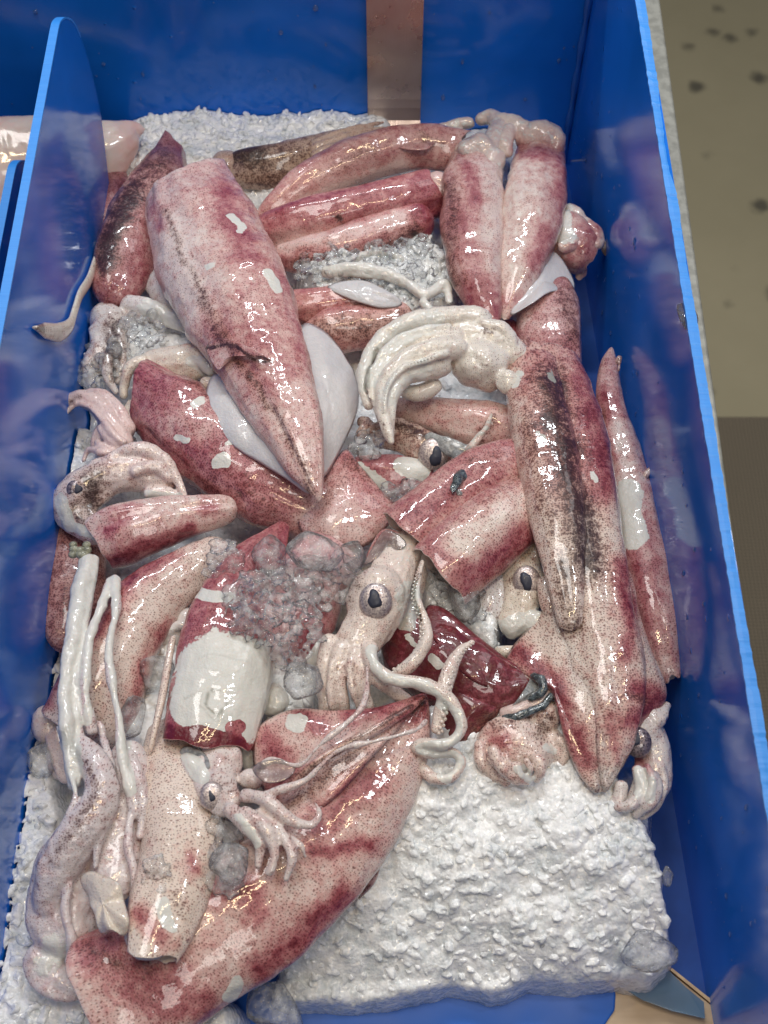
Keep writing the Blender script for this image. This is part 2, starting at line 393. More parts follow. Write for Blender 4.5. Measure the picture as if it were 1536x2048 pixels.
    L3 = np.zeros((len(P), 3)); L3[:, 0] = liner
    idx = np.clip(np.arange(m) - len(pre), 0, len(C) - 1)
    L3[:m * n, 1] = np.repeat(t[idx], n) + seed * 0.37
    thc = (th + math.pi / 2) % (2 * math.pi) - math.pi
    L3[:m * n, 2] = (np.repeat(hw[idx] * np.sqrt((1 + fl[idx] ** 2) / 2), n) * np.tile(thc, m))
    return P, F, L3
def flatuv(P, flag=0):
    L = np.zeros((len(P), 3)); L[:, 0] = flag; L[:, 1:] = P[:, :2]; L[:, 2] += P[:, 2] * 0.8; return L
def sheet_geo(outline, thick=0.0016, dome=0.0, wav=0.0012, m=16, n=96, seed=0.0, edge=0.3):
    """outline: closed (u, v, z_cm); a thin leaf of flesh with rounded edges"""
    A = spline(np.array([W(*p[:3]) for p in outline]), n, closed=True)
    c = A.mean(0); nv = np.zeros(3)
    for i in range(n): nv += np.cross(A[i] - c, A[(i + 1) % n] - c)
    nv = nrm(nv); 
    if nv @ (CAM - c) < 0: nv = -nv
    top = [c[None, :] + nv * (dome + thick / 2)]; 
    rr = np.linspace(0, 1, m + 1)[1:]
    def surf(s):
        out = []
        for r in rr:
            P = c + (A - c) * r
            hgt = dome * (1 - r ** 2) + s * thick / 2 * np.sqrt(max(0, 1 - (r ** 4) * (1 - edge * 0)))
            P = P + nv * hgt
            P = P + nv * (wav * fbm(P * 55 + seed, 2))[:, None]
            out.append(P)
        return out
    ts, bs = surf(1), surf(-1)
    P = np.vstack([top[0], (c - nv * thick / 2 + nv * dome)[None]] + ts + bs[:-1]); F = []
    def idx(side, i, j):
        if i == 0: return side
        if side == 0: return 2 + (i - 1) * n + j % n
        if i == m: return 2 + (m - 1) * n + j % n
        return 2 + m * n + (i - 1) * n + j % n
    for side in (0, 1):
        for j in range(n):
            F.append((idx(side, 0, 0), idx(side, 1, j), idx(side, 1, j + 1)))
            for i in range(1, m): F.append((idx(side, i, j), idx(side, i + 1, j), idx(side, i + 1, j + 1), idx(side, i, j + 1)))
    return P, F, flatuv(P)
def blob_geo(u, v, z, ru, rv, rh, rot=0.0, wob=0.08, seed=0.0, n=28, m=18):
    """ellipsoid: half sizes in px along the rotated picture axes and rh (px) towards the viewer"""
    c = W(u, v, z); s = pxm(c); vd = nrm(CAM - c); a = math.radians(rot)
    Xd = RT * math.cos(a) + np.cross(vd, RT) * math.sin(a); Xd = nrm(Xd - vd * (Xd @ vd)); Yd = np.cross(vd, Xd)
    P = []
    for i in range(m + 1):
        ph = math.pi * i / m
        for j in range(n):
            t = 2 * math.pi * j / n
            d = np.array([math.sin(ph) * math.cos(t) * ru, math.sin(ph) * math.sin(t) * rv, math.cos(ph) * rh]) * s
            P.append(c + Xd * d[0] + Yd * d[1] + vd * d[2])
    P = np.array(P); P = P + (P - c) * (fbm(P * 70 + seed, 2) * wob * 2)[:, None]
    F = []
    for i in range(m):
        for j in range(n):
            k = (j + 1) % n; F.append((i * n + j, i * n + k, (i + 1) * n + k, (i + 1) * n + j))
    # merge poles by collapsing coordinates
    bm = bmesh.new(); vs = [bm.verts.new(p) for p in P]
    for f in F:
        try: bm.faces.new([vs[q] for q in f])
        except ValueError: pass
    bmesh.ops.remove_doubles(bm, verts=bm.verts, dist=1e-6); bm.verts.index_update()
    P = np.array([v.co[:] for v in bm.verts]); F = [tuple(v.index for v in f.verts) for f in bm.faces]; bm.free()
    return P, F, flatuv(P)
def join(parts):
    V, F, L, o = [], [], [], 0
    for P, f, l in parts:
        V.append(P); L.append(l); F += [tuple(i + o for i in q) for q in f]; o += len(P)
    return np.vstack(V), F, np.vstack(L)
def fuse(parts, voxel=0.0009, smooth=3, rough=1.5):
    V, F, _ = join(parts)
    me = bpy.data.meshes.new('fuse'); me.from_pydata(V.tolist(), [], F); me.update()
    bm = bmesh.new(); bm.from_mesh(me); bmesh.ops.recalc_face_normals(bm, faces=bm.faces); bm.to_mesh(me); bm.free()
    o = bpy.data.objects.new('fuse', me); COL.objects.link(o)
    r = o.modifiers.new('r', 'REMESH'); r.mode = 'VOXEL'; r.voxel_size = voxel
    s = o.modifiers.new('s', 'SMOOTH'); s.factor = 0.5; s.iterations = smooth
    dg = bpy.context.evaluated_depsgraph_get(); ev = o.evaluated_get(dg); m2 = ev.to_mesh()
    P = np.empty(len(m2.vertices) * 3); m2.vertices.foreach_get('co', P); P = P.reshape(-1, 3)
    F2 = [tuple(p.vertices) for p in m2.polygons]
    ev.to_mesh_clear(); bpy.data.objects.remove(o); bpy.data.meshes.remove(me)
    Q = np.array([q if len(q) == 4 else q + (q[-1],) for q in F2]); nf = np.cross(P[Q[:, 2]] - P[Q[:, 0]], P[Q[:, 3]] - P[Q[:, 1]])
    nv = np.zeros_like(P)
    for k in range(4): np.add.at(nv, Q[:, k], nf)
    nv = nrm(nv); P = P + rough * nv * (0.00045 * fbm(P * 190, 3) + 0.0008 * fbm(P * 80 + 9, 2))[:, None]
    return P, F2, flatuv(P)
def polydist(Q, pts):
    pts = np.asarray(pts, float)
    if len(pts) == 1: return np.linalg.norm(Q - pts[0], axis=1)
    d = np.full(len(Q), 1e9)
    for a, b in zip(pts[:-1], pts[1:]):
        ab = b - a; t = np.clip(((Q - a) @ ab) / (ab @ ab + 1e-9), 0, 1)
        d = np.minimum(d, np.linalg.norm(Q - (a + t[:, None] * ab), axis=1))
    return d
CH = {'p': 0, 'd': 1, 'b': 2, 'o': 3}    # pink, dark, bare, dots
def paint(o, V, liner, base, soft, strokes):
    Q = pix(V); Q = Q + np.stack([fbm(V * 60 + 5, 3), fbm(V * 60 + 31, 3)], -1) * 14
    suv = np.zeros((len(V), 3)); suv[:, :2] = liner[:, 1:]; liner = liner[:, 0]
    A = np.tile(np.array(base, float), (len(V), 1)); A[liner == 2] = soft
    for st in strokes:          # (channel, radius px, value, polyline[, which: 'm' mantle only, 's' head and arms only])
        ch, rad, val, pts = st[:4]; which = st[4] if len(st) > 4 else ''
        k = CH[ch]; ww = 1 / (1 + (polydist(Q, pts) / (rad * 1.05)) ** (7 if ch == 'b' else 2.6))
        if which == 'm': ww = ww * (liner < 2)
        if which == 's': ww = ww * (liner == 2)
        A[:, k] = A[:, k] * (1 - ww) + val * ww
    A[liner == 1] = (0.05, 0.0, 0.35, 0.02); A[liner == 3] = (0.0, 0.0, 2.0, 0.0)
    at = o.data.color_attributes.new('tone', 'FLOAT_COLOR', 'POINT'); at.data.foreach_set('color', A.ravel())
    au = o.data.attributes.new('suv', 'FLOAT_VECTOR', 'POINT'); au.data.foreach_set('vector', suv.ravel())

class Squid:
    def __init__(s): s.solid = []; s.soft = []; s.extra = []; s.eyes = []
    def mantle(s, pts, **k): s.solid.append(tube_geo(pts, **k)); return s
    def fin(s, pts, bare=False, **k):
        P, F, L = sheet_geo(pts, **k); s.solid.append((P, F, L + np.array([3 if bare else 0, 0, 0]))); return s
    def body(s, pts, **k): s.soft.append(tube_geo(pts, n=24, **k)); return s
    def arm(s, pts, flat=0.85, suck=0, **k):
        s.soft.append(tube_geo(pts, flat=flat, n=14, step=0.0012, start='round', end='round', wob=0.05, **k))
        if suck:    # two rows of suckers along one side
            A = spline(np.array([[p[0], p[1], p[2], p[3]] for p in pts], float), 200); q = 0
            d = np.r_[0, np.cumsum(np.linalg.norm(np.diff(A[:, :2], axis=0), axis=1))]
            x = 4.0
            while x < d[-1] - 3:
                a = [np.interp(x, d, A[:, k]) for k in range(4)]; b = [np.interp(x + 1, d, A[:, k]) for k in range(4)]
                tx, ty = b[0] - a[0], b[1] - a[1]; l = math.hypot(tx, ty) or 1
                r = max(1.6, a[3] * 0.30); e = a[3] * (0.85 if q % 2 else 0.45) * suck
                s.extra.append(blob_geo(a[0] - ty / l * e, a[1] + tx / l * e, a[2] + a[3] * 0.028 * (0.35 if q % 2 else 0.7), r, r, r * 0.8, n=8, m=5, wob=0))
                x += r * 1.45; q += 1
        return s
    def blob(s, *a, **k): s.soft.append(blob_geo(*a, **k)); return s
    def eye(s, u, v, z, r, bright=True, pr=0.42, pdx=0, pdy=0): s.eyes.append((u, v, z, r, bright, pr, pdx, pdy)); return s
    def build(s, label, base=(0.3, 0, 0, 0.3), soft=(0.04, 0.0, 0.0, 0.22), strokes=(), color=(0.80, 0.72, 0.66), group='squids heaped in the blue bin', voxel=0.0009, smooth=3):
        parts = list(s.solid)
        if s.soft: parts.append(fuse(s.soft, voxel, smooth))
        parts[len(s.solid):] = [(a, b, c + np.array([2, 0, 0])) for a, b, c in parts[len(s.solid):] + s.extra]
        V, F, L = join(parts)
        o = mesh_object('squid', V, F, M_SKIN); paint(o, V, L, base, soft, strokes); o.color = (color[0] * 0.83, color[1] * 0.79, color[2] * 0.79, 1)
        tag(o, label, 'squid', group)
        for (u, v, z, r, br, pr, dx, dy) in s.eyes:
            P, f, _ = blob_geo(u, v, z, r, r * 1.12, r * 0.50, wob=0.03)
            e = mesh_object('eye', P, f, M_IRIS if br else M_IRISD, parent=o, loc=P.mean(0))
            c = W(u, v, z); vd = nrm(CAM - c); c2 = c + vd * pxm(c) * r * 0.48
            q = pix(c2[None])[0]
            n = 22; S = pxm(c2); pts = []
            for j in range(n):
                t = 2 * math.pi * j / n; rr = r * pr * (1.08 + 0.15 * math.sin(2 * t + u) + 0.14 * math.sin(3 * t + v) + 0.07 * math.sin(5 * t + u))
                pts.append((rr * math.cos(t), rr * 1.12 * math.sin(t)))
            Vp = []; 
            for k, (sc, h) in enumerate(((1.0, -0.05), (0.97, 0.025), (0.55, 0.035), (0.0, 0.04))):
                for (a, b) in pts:
                    xx, yy = a * sc + dx, b * sc + dy; hz = 0.5 * math.sqrt(max(0.02, 1 - (xx * xx + yy * yy / 1.25) / (r * r)))
                    Vp.append(c + (RT * xx + np.cross(vd, RT) * yy + vd * (hz + h) * r) * S)
            Fp = []
            for k in range(3):
                for j in range(n): Fp.append((k * n + j, k * n + (j + 1) % n, (k + 1) * n + (j + 1) % n, (k + 1) * n + j))
            Fp.append(tuple(range(n)))
            pp = mesh_object('pupil', Vp, Fp, M_PUPIL, loc=np.mean(Vp, 0))
            pp.parent = e; pp.location = (np.mean(Vp, 0) - P.mean(0)).tolist()
        return o

# ------------------------------------------------------------------ the bin, its dividers, strap, counter, floor
def slab(name, outline, off, mat, parent=None, bevel=0.0):
    A = np.array(outline); off = np.array(off); n = len(A)
    V = np.vstack([A, A + off]); F = [tuple(range(n)), tuple(range(2 * n - 1, n - 1, -1))] + [(i, (i + 1) % n, n + (i + 1) % n, n + i) for i in range(n)]
    o = mesh_object(name, V, F, mat, smooth=False, parent=parent)
    if bevel:
        b = o.modifiers.new('b', 'BEVEL'); b.width = bevel; b.segments = 3; b.limit_method = 'ANGLE'
    return o
def empty(name, loc):
    o = bpy.data.objects.new(name, None); COL.objects.link(o); o.location = loc; return o

YB = 0.372; ZB = -0.058
WA, WB = 0.1715, -0.054            # inner face of the right wall: x = WA + WB*y
def wallx(y): return WA + WB * y
bin_ = tag(empty('plastic_bin', (0, 0, ZB)), 'glossy blue plastic bin of welded sheets, full of squid and ice', 'bin')
xr = wallx(YB) + 0.004
slab('back_wall', [(-0.45, YB, ZB), (xr, YB, ZB), (xr, YB, 0.24), (-0.45, YB, 0.24)], (0, 0.006, 0), M_BLUE, bin_, 0.0006)
pf = -0.52
t1 = on_plane(1270, 0, WA, WB); t2 = on_plane(1395, 780, WA, WB); t3 = on_plane(1487, 1350, WA, WB)
def topz(y): return float(np.interp(y, [t3[1], t2[1], t1[1]], [t3[2], t2[2], t1[2]]) + (0 if t3[1] <= y <= t1[1] else ((y - t1[1]) * (t1[2] - t2[2]) / (t1[1] - t2[1]) if y > t1[1] else (y - t3[1]) * (t2[2] - t3[2]) / (t2[1] - t3[1]))))
ys = np.linspace(YB - 0.002, pf, 40)
oy = [(wallx(YB), YB - 0.002, ZB), *[(wallx(y), y, topz(y)) for y in ys], (wallx(pf), pf, ZB)]
slab('side_wall', oy, (0.0058, 0.0003, 0), M_BLUE, bin_)
def edge_strip(name, P, side, wdt, hgt, parent, seed, rag):
    """raggedly sawn bright lip running along the points P"""
    P = spline(np.array(P, float), 420); n = len(P); V = []; F = []
    k = np.arange(n)
    r1 = fbm(np.stack([k * 0.05, k * 0 + seed, k * 0], -1), 3); r2 = vn(np.stack([k * 0.9, k * 0 + seed, k * 0], -1))
    notch = np.clip(vn(np.stack([k * 0.045, k * 0 + seed + 9, k * 0], -1)) - 0.35, 0, 1) * 1.2
    side = np.array(side)
    for i in range(n):
        wo = wdt * (1 + rag * (0.22 * r1[i] + 0.05 * r2[i]) - rag * notch[i]); wi = -0.0003 - wdt * 0.06 * rag * r2[i]
        V += [P[i] + side * wi + [0, 0, -hgt * 0.4], P[i] + side * wi + [0, 0, hgt], P[i] + side * wdt * 0.45 + [0, 0, hgt * (1.0 + 0.25 * r2[i])], P[i] + side * wo + [0, 0, hgt * (0.7 + 0.3 * r2[i])], P[i] + side * wo + [0, 0, -hgt * 0.4]]
    for i in range(n - 1):
        for j in range(5): a = i * 5 + j; b = i * 5 + (j + 1) % 5; F.append((a, b, b + 5, a + 5))
    F += [(0, 1, 2, 3, 4), tuple(5 * (n - 1) + q for q in (4, 3, 2, 1, 0))]
    return mesh_object(name, V, F, M_EDGE, smooth=False, parent=parent)
edge_strip('cut_edge', [(wallx(y), y, topz(y) + 0.0006) for y in np.linspace(YB - 0.001, pf, 24)], (1, 0, 0), 0.0054, 0.0010, bin_, 2.0, 0.8)
slab('base', [(-0.45, YB - 0.001, ZB), (wallx(YB) , YB - 0.001, ZB), (wallx(pf), pf, ZB), (-0.45, pf, ZB)], (0, 0, -0.005), simple('scuffed_blue_base', (0.004, 0.06, 0.30), 0.6, nscale=60, col2=(0.005, 0.07, 0.34)), bin_)
# water beads clinging to the back and side walls
def beads(name, parent, n, fn, smin, smax):
    V, F, o = [], [], 0
    for _ in range(n):
        p, nv, dn = fn(); r = smin + (smax - smin) * rng.rand() ** 3; st_ = 1 + 1.2 * rng.rand()
        sd = np.cross(nv, dn)
        for i in range(4):
            a_ = i / 3 * math.pi / 2
            for j in range(8):
                t_ = 2 * math.pi * j / 8; V.append(p + (sd * math.cos(t_) + dn * st_ * math.sin(t_)) * r * math.cos(a_) + nv * (r * 0.55 * math.sin(a_)))
        for i in range(3):
            for j in range(8): F.append((o + i * 8 + j, o + i * 8 + (j + 1) % 8, o + (i + 1) * 8 + (j + 1) % 8, o + (i + 1) * 8 + j))
        o += 32
    d = mesh_object(name, V, F, simple('water', (0.9, 0.93, 0.95), 0.03, trans=0.95), parent=parent); d['kind'] = 'stuff'
beads('water_drops', bin_, 150, lambda: (np.array([-0.40 + 0.58 * rng.rand(), YB - 0.0002, 0.0 + 0.2 * rng.rand()]), np.array([0, -1.0, 0]), np.array([0, 0, 1.0])), 0.0004, 0.0022)
def _sw():
    y = -0.30 + 0.65 * rng.rand(); return np.array([wallx(y) - 0.0002, y, -0.03 + 0.13 * rng.rand()]), np.array([-1.0, 0, 0]), np.array([0, 0, 1.0])
beads('water_drops', bin_, 150, _sw, 0.0004, 0.0018)
# back corner bead
c0 = np.array([wallx(YB) - 0.0022, YB - 0.0022]); V = []; F = []
for i in range(30):
    z = ZB + i * 0.0102
    for j in range(8):
        t = 2 * math.pi * j / 8; r = 0.0026 + 0.0008 * math.sin(i * 1.7)
        V.append((c0[0] + r * math.cos(t), c0[1] + r * math.sin(t), z))
for i in range(29):
    for j in range(8): F.append((i * 8 + j, i * 8 + (j + 1) % 8, (i + 1) * 8 + (j + 1) % 8, (i + 1) * 8 + j))
F += [tuple(range(8)), tuple(range(232, 240))]
mesh_object('weld_seam', V, F, M_BLUE2, parent=bin_)
# front tray sheet with rounded end and a grip hole
Z0 = -4.9
out = [W(u, v, Z0) for u, v in ((-120, 1900), (1090, 1900), (1165, 1915), (1212, 1945), (1232, 1985), (1230, 2020), (1208, 2052), (1170, 2090), (1100, 2150), (-120, 2150))]
fs = slab('front_sheet', [tuple(p) for p in out], (0, 0, -0.003), M_BLUE2, bin_, 0.0012)

def divider(name, xf, pts, label, th=0.005):
    """upright sheet whose far end and top follow the pixels pts on the plane x = xf"""
    P = [on_plane(u, v, xf) for u, v in pts]
    P = spline(np.array(P), 60); top = P[0]; d = P[0] - P[3]
    last = np.array([xf, -0.50, P[0][2] + 0.0]); prev = on_plane(*pts[0], xf)
    g = on_plane(pts[-1][0], pts[-1][1], xf)
    ol = [(xf, -0.5, prev[2])] + [tuple(p) for p in P] + [(xf, g[1] + 0.004, ZB + 0.0005), (xf, -0.5, ZB + 0.0005)]
    r = tag(empty(name, (xf, 0, ZB + 0.0005)), label, 'divider', 'blue divider sheets in the bin')
    slab('panel', ol, (-th, 0, 0), M_BLUE, r)
    top = [ol[0]] + [tuple(p) for p in P[:26]]
    A = np.array([p for p in top]); V = []; F = []
    A = spline(np.vstack([A[0] * (1 - t) + A[1] * t for t in np.linspace(0, 0.96, 12)] + [A[1:]]), 200)
    Tn = nrm(np.gradient(A, axis=0)); Nn = np.cross(Tn, [1, 0, 0]); Nn *= np.sign((Nn @ np.array([0, 0, 1])).mean())
    for i in range(len(A)):
        V += [A[i] + [0.0002, 0, 0] - Nn[i] * 0.0006, A[i] + [0.0002, 0, 0] + Nn[i] * 0.0006, A[i] + [-th - 0.0002, 0, 0] + Nn[i] * 0.0006, A[i] + [-th - 0.0002, 0, 0] - Nn[i] * 0.0006]
    for i in range(len(A) - 1):
        for j in range(4): a = i * 4 + j; b = i * 4 + (j + 1) % 4; F.append((a, b, b + 4, a + 4))
    F += [(0, 1, 2, 3), tuple(4 * (len(A) - 1) + q for q in (3, 2, 1, 0))]
    mesh_object('cut_edge', V, F, M_EDGE, smooth=False, parent=r)
    return r
divider('divider_panel', -0.208, [(116, 62), (121, 44), (133, 36), (148, 46), (164, 82), (182, 140), (200, 220), (213, 320), (224, 420), (232, 500)], 'tall blue divider sheet with pale sawn edge and sloping far end, reflecting the squids')
x2 = W(38, 330, 10.5)[0]
divider('divider_panel', x2, [(28, 352), (34, 330), (46, 322), (60, 332), (76, 380), (96, 470), (110, 560)], 'lower blue divider sheet mostly hidden behind the tall one, next to the pink fish')

# steel strap hooked over the back wall
ys_ = YB - 0.0025
A = []
for z in np.linspace(0.22, 0.012, 24): A.append((ys_, z))
A += [(ys_ - 0.001, 0.004), (ys_ - 0.004, -0.006), (ys_ - 0.012, -0.014), (ys_ - 0.024, -0.018)]
xl, xr2 = on_y(736, 240, ys_)[0], on_y(840, 240, ys_)[0]; V = []; F = []
for (y, z) in A:
    V += [(xl, y, z), (xr2, y, z), (xr2, y - 0.0016, z + 0.0003), (xl, y - 0.0016, z + 0.0003)]
for i in range(len(A) - 1):
    for j in range(4): a = i * 4 + j; b = i * 4 + (j + 1) % 4; F.append((a, b, b + 4, a + 4))
F += [(0, 1, 2, 3), tuple(4 * (len(A) - 1) + q for q in (3, 2, 1, 0))]
m, nt, p = newmat('brushed_steel')
tc = N(nt, 'ShaderNodeTexCoord').outputs['Object']; mp = N(nt, 'ShaderNodeMapping'); mp.inputs['Scale'].default_value = (900, 20, 12); lk(nt, tc, mp.inputs[0])
n = noise(nt, mp.outputs[0], 1, 3); n2 = noise(nt, tc, 40, 4, .6)
lk(nt, mixc(nt, n2, (0.50, 0.36, 0.30), (0.66, 0.55, 0.50)), p.inputs['Base Color']); p.inputs['Metallic'].default_value = 0.9
lk(nt, sstep(nt, n2, .3, .7, .22, .42), p.inputs['Roughness']); lk(nt, bump(nt, n, 0.25, 0.0004), p.inputs['Normal'])
tag(mesh_object('steel_strap', V, F, m, smooth=False), 'brushed steel strap hanging down the blue back wall', 'strap')

# steel counter edge beyond the right wall, floor, mat, wooden table
M_STEEL = simple('worn_steel', (0.42, 0.42, 0.38), 0.45, metal=0.35, nscale=120, col2=(0.30, 0.30, 0.27), bs=0.3)
zc = 3.0
q = [W(1250, -60, zc), W(1312, -60, zc), W(1436, 832, zc), W(1478, 1150, zc), W(1400, 1150, zc)]
tag(slab('steel_counter', [tuple(x) for x in q], (0, 0, -0.03), M_STEEL, None, 0.002), 'dull grey steel counter edge running outside the right wall of the bin', 'counter')
def floor_mat():
    m, nt, p = newmat('stained_concrete'); tc = N(nt, 'ShaderNodeTexCoord').outputs['Object']
    n = noise(nt, tc, 4, 5, .6); vo = N(nt, 'ShaderNodeTexVoronoi'); vo.inputs['Scale'].default_value = 17; lk(nt, tc, vo.inputs['Vector'])
    d = mth(nt, 'ADD', vo.outputs['Distance'], mth(nt, 'MULTIPLY', noise(nt, tc, 45, 3), 0.35))
    sx = N(nt, 'ShaderNodeSeparateColor'); lk(nt, vo.outputs['Color'], sx.inputs[0])
    spot = mth(nt, 'MULTIPLY', sstep(nt, d, 0.25, 0.55, 1, 0), mth(nt, 'GREATER_THAN', sx.outputs[0], 0.5))
    c = mixc(nt, n, (0.37, 0.325, 0.205), (0.52, 0.455, 0.30)); lk(nt, mixc(nt, mth(nt, 'MULTIPLY', spot, 0.8), c, (0.07, 0.065, 0.055)), p.inputs['Base Color'])
    p.inputs['Roughness'].default_value = 0.6; return m
ZF = -0.85
fl = mesh_object('floor', [(-3, -3, ZF), (4, -3, ZF), (4, 5, ZF), (-3, 5, ZF)], [(0, 1, 2, 3)], floor_mat(), smooth=False); fl['kind'] = 'structure'
a = W(1440, 834, ZF * 100 + 0.6); b = W(1700, 834, ZF * 100 + 0.6)
m, nt, p = newmat('woven_mat'); tc = N(nt, 'ShaderNodeTexCoord').outputs['Object']
wv = N(nt, 'ShaderNodeTexWave'); wv.inputs['Scale'].default_value = 60; wv.bands_direction = 'X'; lk(nt, tc, wv.inputs['Vector'])
w2 = N(nt, 'ShaderNodeTexWave'); w2.inputs['Scale'].default_value = 60; w2.bands_direction = 'Y'; lk(nt, tc, w2.inputs['Vector'])
h = mth(nt, 'MULTIPLY', wv.outputs['Fac'], w2.outputs['Fac'])
lk(nt, mixc(nt, h, (0.17, 0.14, 0.10), (0.34, 0.28, 0.20)), p.inputs['Base Color']); p.inputs['Roughness'].default_value = 0.8
lk(nt, bump(nt, h, .5, .004), p.inputs['Normal'])
tag(slab('floor_mat', [(0.12, a[1], ZF + 0.006), (1.6, a[1], ZF + 0.006), (1.6, a[1] - 1.3, ZF + 0.006), (0.12, a[1] - 1.3, ZF + 0.006)], (0, 0, -0.005), m), 'dark brown woven mat lying on the floor beyond the bin', 'mat')
m, nt, p = newmat('pale_wood'); tc = N(nt, 'ShaderNodeTexCoord').outputs['Object']
mp = N(nt, 'ShaderNodeMapping'); mp.inputs['Scale'].default_value = (20, 300, 20); mp.inputs['Rotation'].default_value = (0, 0, 0.5); lk(nt, tc, mp.inputs[0]); n = noise(nt, mp.outputs[0], 1, 4, .6)
n9 = noise(nt, tc, 55, 4, .7)
lk(nt, mixc(nt, mth(nt, 'MULTIPLY', n9, .6), mixc(nt, n, (0.50, 0.34, 0.19), (0.72, 0.55, 0.36)), (0.36, 0.28, 0.20)), p.inputs['Base Color']); p.inputs['Roughness'].default_value = 0.35
zb = -5.25
q = [tuple(W(u, v, zb)) for u, v in ((-200, 1950), (1338, 1942), (1490, 2064), (1640, 2200), (-200, 2200))]
wt = tag(slab('wooden_board', q, (0, 0, -0.0052), m, None, 0.0006), 'pale stained wooden board under the front sheet, its corner cut off at a slant', 'board')
e0, e1 = W(1341, 1940, zb), W(1640, 2184, zb); dn = nrm(e1 - e0); sn = np.array([-dn[1], dn[0], 0]) * -1
if sn[0] < 0: sn = -sn
slab('rim', [tuple(e0 + sn * a_ + [0, 0, 0.0012]) for a_ in (-0.0004,)] + [tuple(e1 - sn * 0.0004 + [0, 0, 0.0012]), tuple(e1 + sn * 0.0022 + [0, 0, 0.0012]), tuple(e0 + sn * 0.0012 + [0, 0, 0.0012])], (0, 0, -0.006), simple('light_wood_rim', (0.72, 0.52, 0.30), 0.4, nscale=200, col2=(0.60, 0.42, 0.24)), wt)
# loose translucent corner of sheet at the front
m, nt, p = newmat('frosted_sheet'); p.inputs['Base Color'].default_value = (0.13, 0.24, 0.36, 1); p.inputs['Roughness'].default_value = 0.22; p.inputs['Alpha'].default_value = 0.72
o = slab('plastic_flap', [tuple(W(u, v, z)) for u, v, z in ((1225, 1962, -4.6), (1335, 1938, -4.2), (1372, 1975, -4.3), (1408, 2004, -4.5), (1410, 2037, -4.6), (1345, 2022, -4.6), (1285, 2000, -4.6))], (0, 0, -0.0012), m)
tag(o, 'frosted translucent plastic flap sticking out beside the ice at the front corner', 'plastic flap')

# ------------------------------------------------------------------ ice
def inpoly(X, Y, poly):
    r = np.zeros(X.shape, bool); n = len(poly)
    for i in range(n):
        x1, y1 = poly[i]; x2, y2 = poly[(i + 1) % n]
        c = ((y1 > Y) != (y2 > Y)) & (X < (x2 - x1) * (Y - y1) / (y2 - y1 + 1e-12) + x1); r ^= c
    return r
def sdf(X, Y, poly):
    Q = np.stack([X.ravel(), Y.ravel()], -1); d = polydist(Q, np.array(list(poly) + [poly[0]])).reshape(X.shape)
    return np.where(inpoly(X, Y, poly), d, -d)
def chips_h(X, Y, cell, seed, tilt=0.9, dome=1.2):
    """height of a layer of tilted, overlapping chips: fraction of a cell"""
    gx, gy = X / cell, Y / cell; ix, iy = np.floor(gx).astype(np.int64), np.floor(gy).astype(np.int64)
    H = np.full(X.shape, -9.0); z = np.zeros_like(ix)
    for dx in (-1, 0, 1):
        for dy in (-1, 0, 1):
            a, b = ix + dx, iy + dy
            px_ = a + _h(a, b, z + seed); py_ = b + _h(a, b, z + seed + 1); hh = _h(a, b, z + seed + 2)
            tx = (_h(a, b, z + seed + 3) - .5) * tilt; ty = (_h(a, b, z + seed + 4) - .5) * tilt
            ex, ey = gx - px_, gy - py_
            H = np.maximum(H, hh * 0.9 + tx * ex + ty * ey - dome * (ex * ex + ey * ey) ** 1.5)
    return H
def ice_relief(X, Y, amp=1.0):
    wx = X + 0.003 * fbm(np.stack([X * 90, Y * 90, X * 0], -1), 2); wy = Y + 0.003 * fbm(np.stack([X * 90, Y * 90, X * 0 + 7], -1), 2)
    return amp * (0.0055 * chips_h(wx, wy, 0.026, 3, 1.5, 0.6) + 0.0024 * chips_h(wx, wy, 0.0085, 40, 1.8, 0.8) + 0.0010 * chips_h(wx, wy, 0.0034, 80, 1.8, 0.9) + 0.0035 * fbm(np.stack([X * 28, Y * 28, X * 0], -1), 2))
# shared chip shapes
CHIPS = []
for k in range(14):
    bm = bmesh.new(); bmesh.ops.create_icosphere(bm, subdivisions=2 if k > 9 else 1, radius=1)
    P = np.array([v.co[:] for v in bm.verts]); F = [tuple(v.index for v in f.verts) for f in bm.faces]; bm.free()
    P = P * (1 + 0.55 * vn(P * 1.6 + k * 9.1)[:, None]) * np.array([1, 0.55 + 0.3 * rng.rand(), 0.35 + 0.3 * rng.rand()])
    CHIPS.append((P, F))
def rotm():
    q = rng.randn(4); q /= np.linalg.norm(q); a, b, c, d = q
    return np.array([[1 - 2 * (c * c + d * d), 2 * (b * c - d * a), 2 * (b * d + c * a)], [2 * (b * c + d * a), 1 - 2 * (b * b + d * d), 2 * (c * d - b * a)], [2 * (b * d - c * a), 2 * (c * d + b * a), 1 - 2 * (b * b + c * c)]])
def scatter(points, smin, smax, fz=1.0):
    V, F, o = [], [], 0
    for p in points:
        P, f = CHIPS[rng.randint(len(CHIPS))]; s = smin + (smax - smin) * rng.rand() ** 2.5
        V.append(((P * s) @ rotm().T) * np.array([1, 1, fz]) + p); F += [tuple(i + o for i in q) for q in f]; o += len(P)
    return (np.vstack(V), F) if V else (np.zeros((0, 3)), [])
def px_poly(poly, z): return [tuple(W(q[0], q[1], q[2] if len(q) > 2 else z)[:2]) for q in poly]
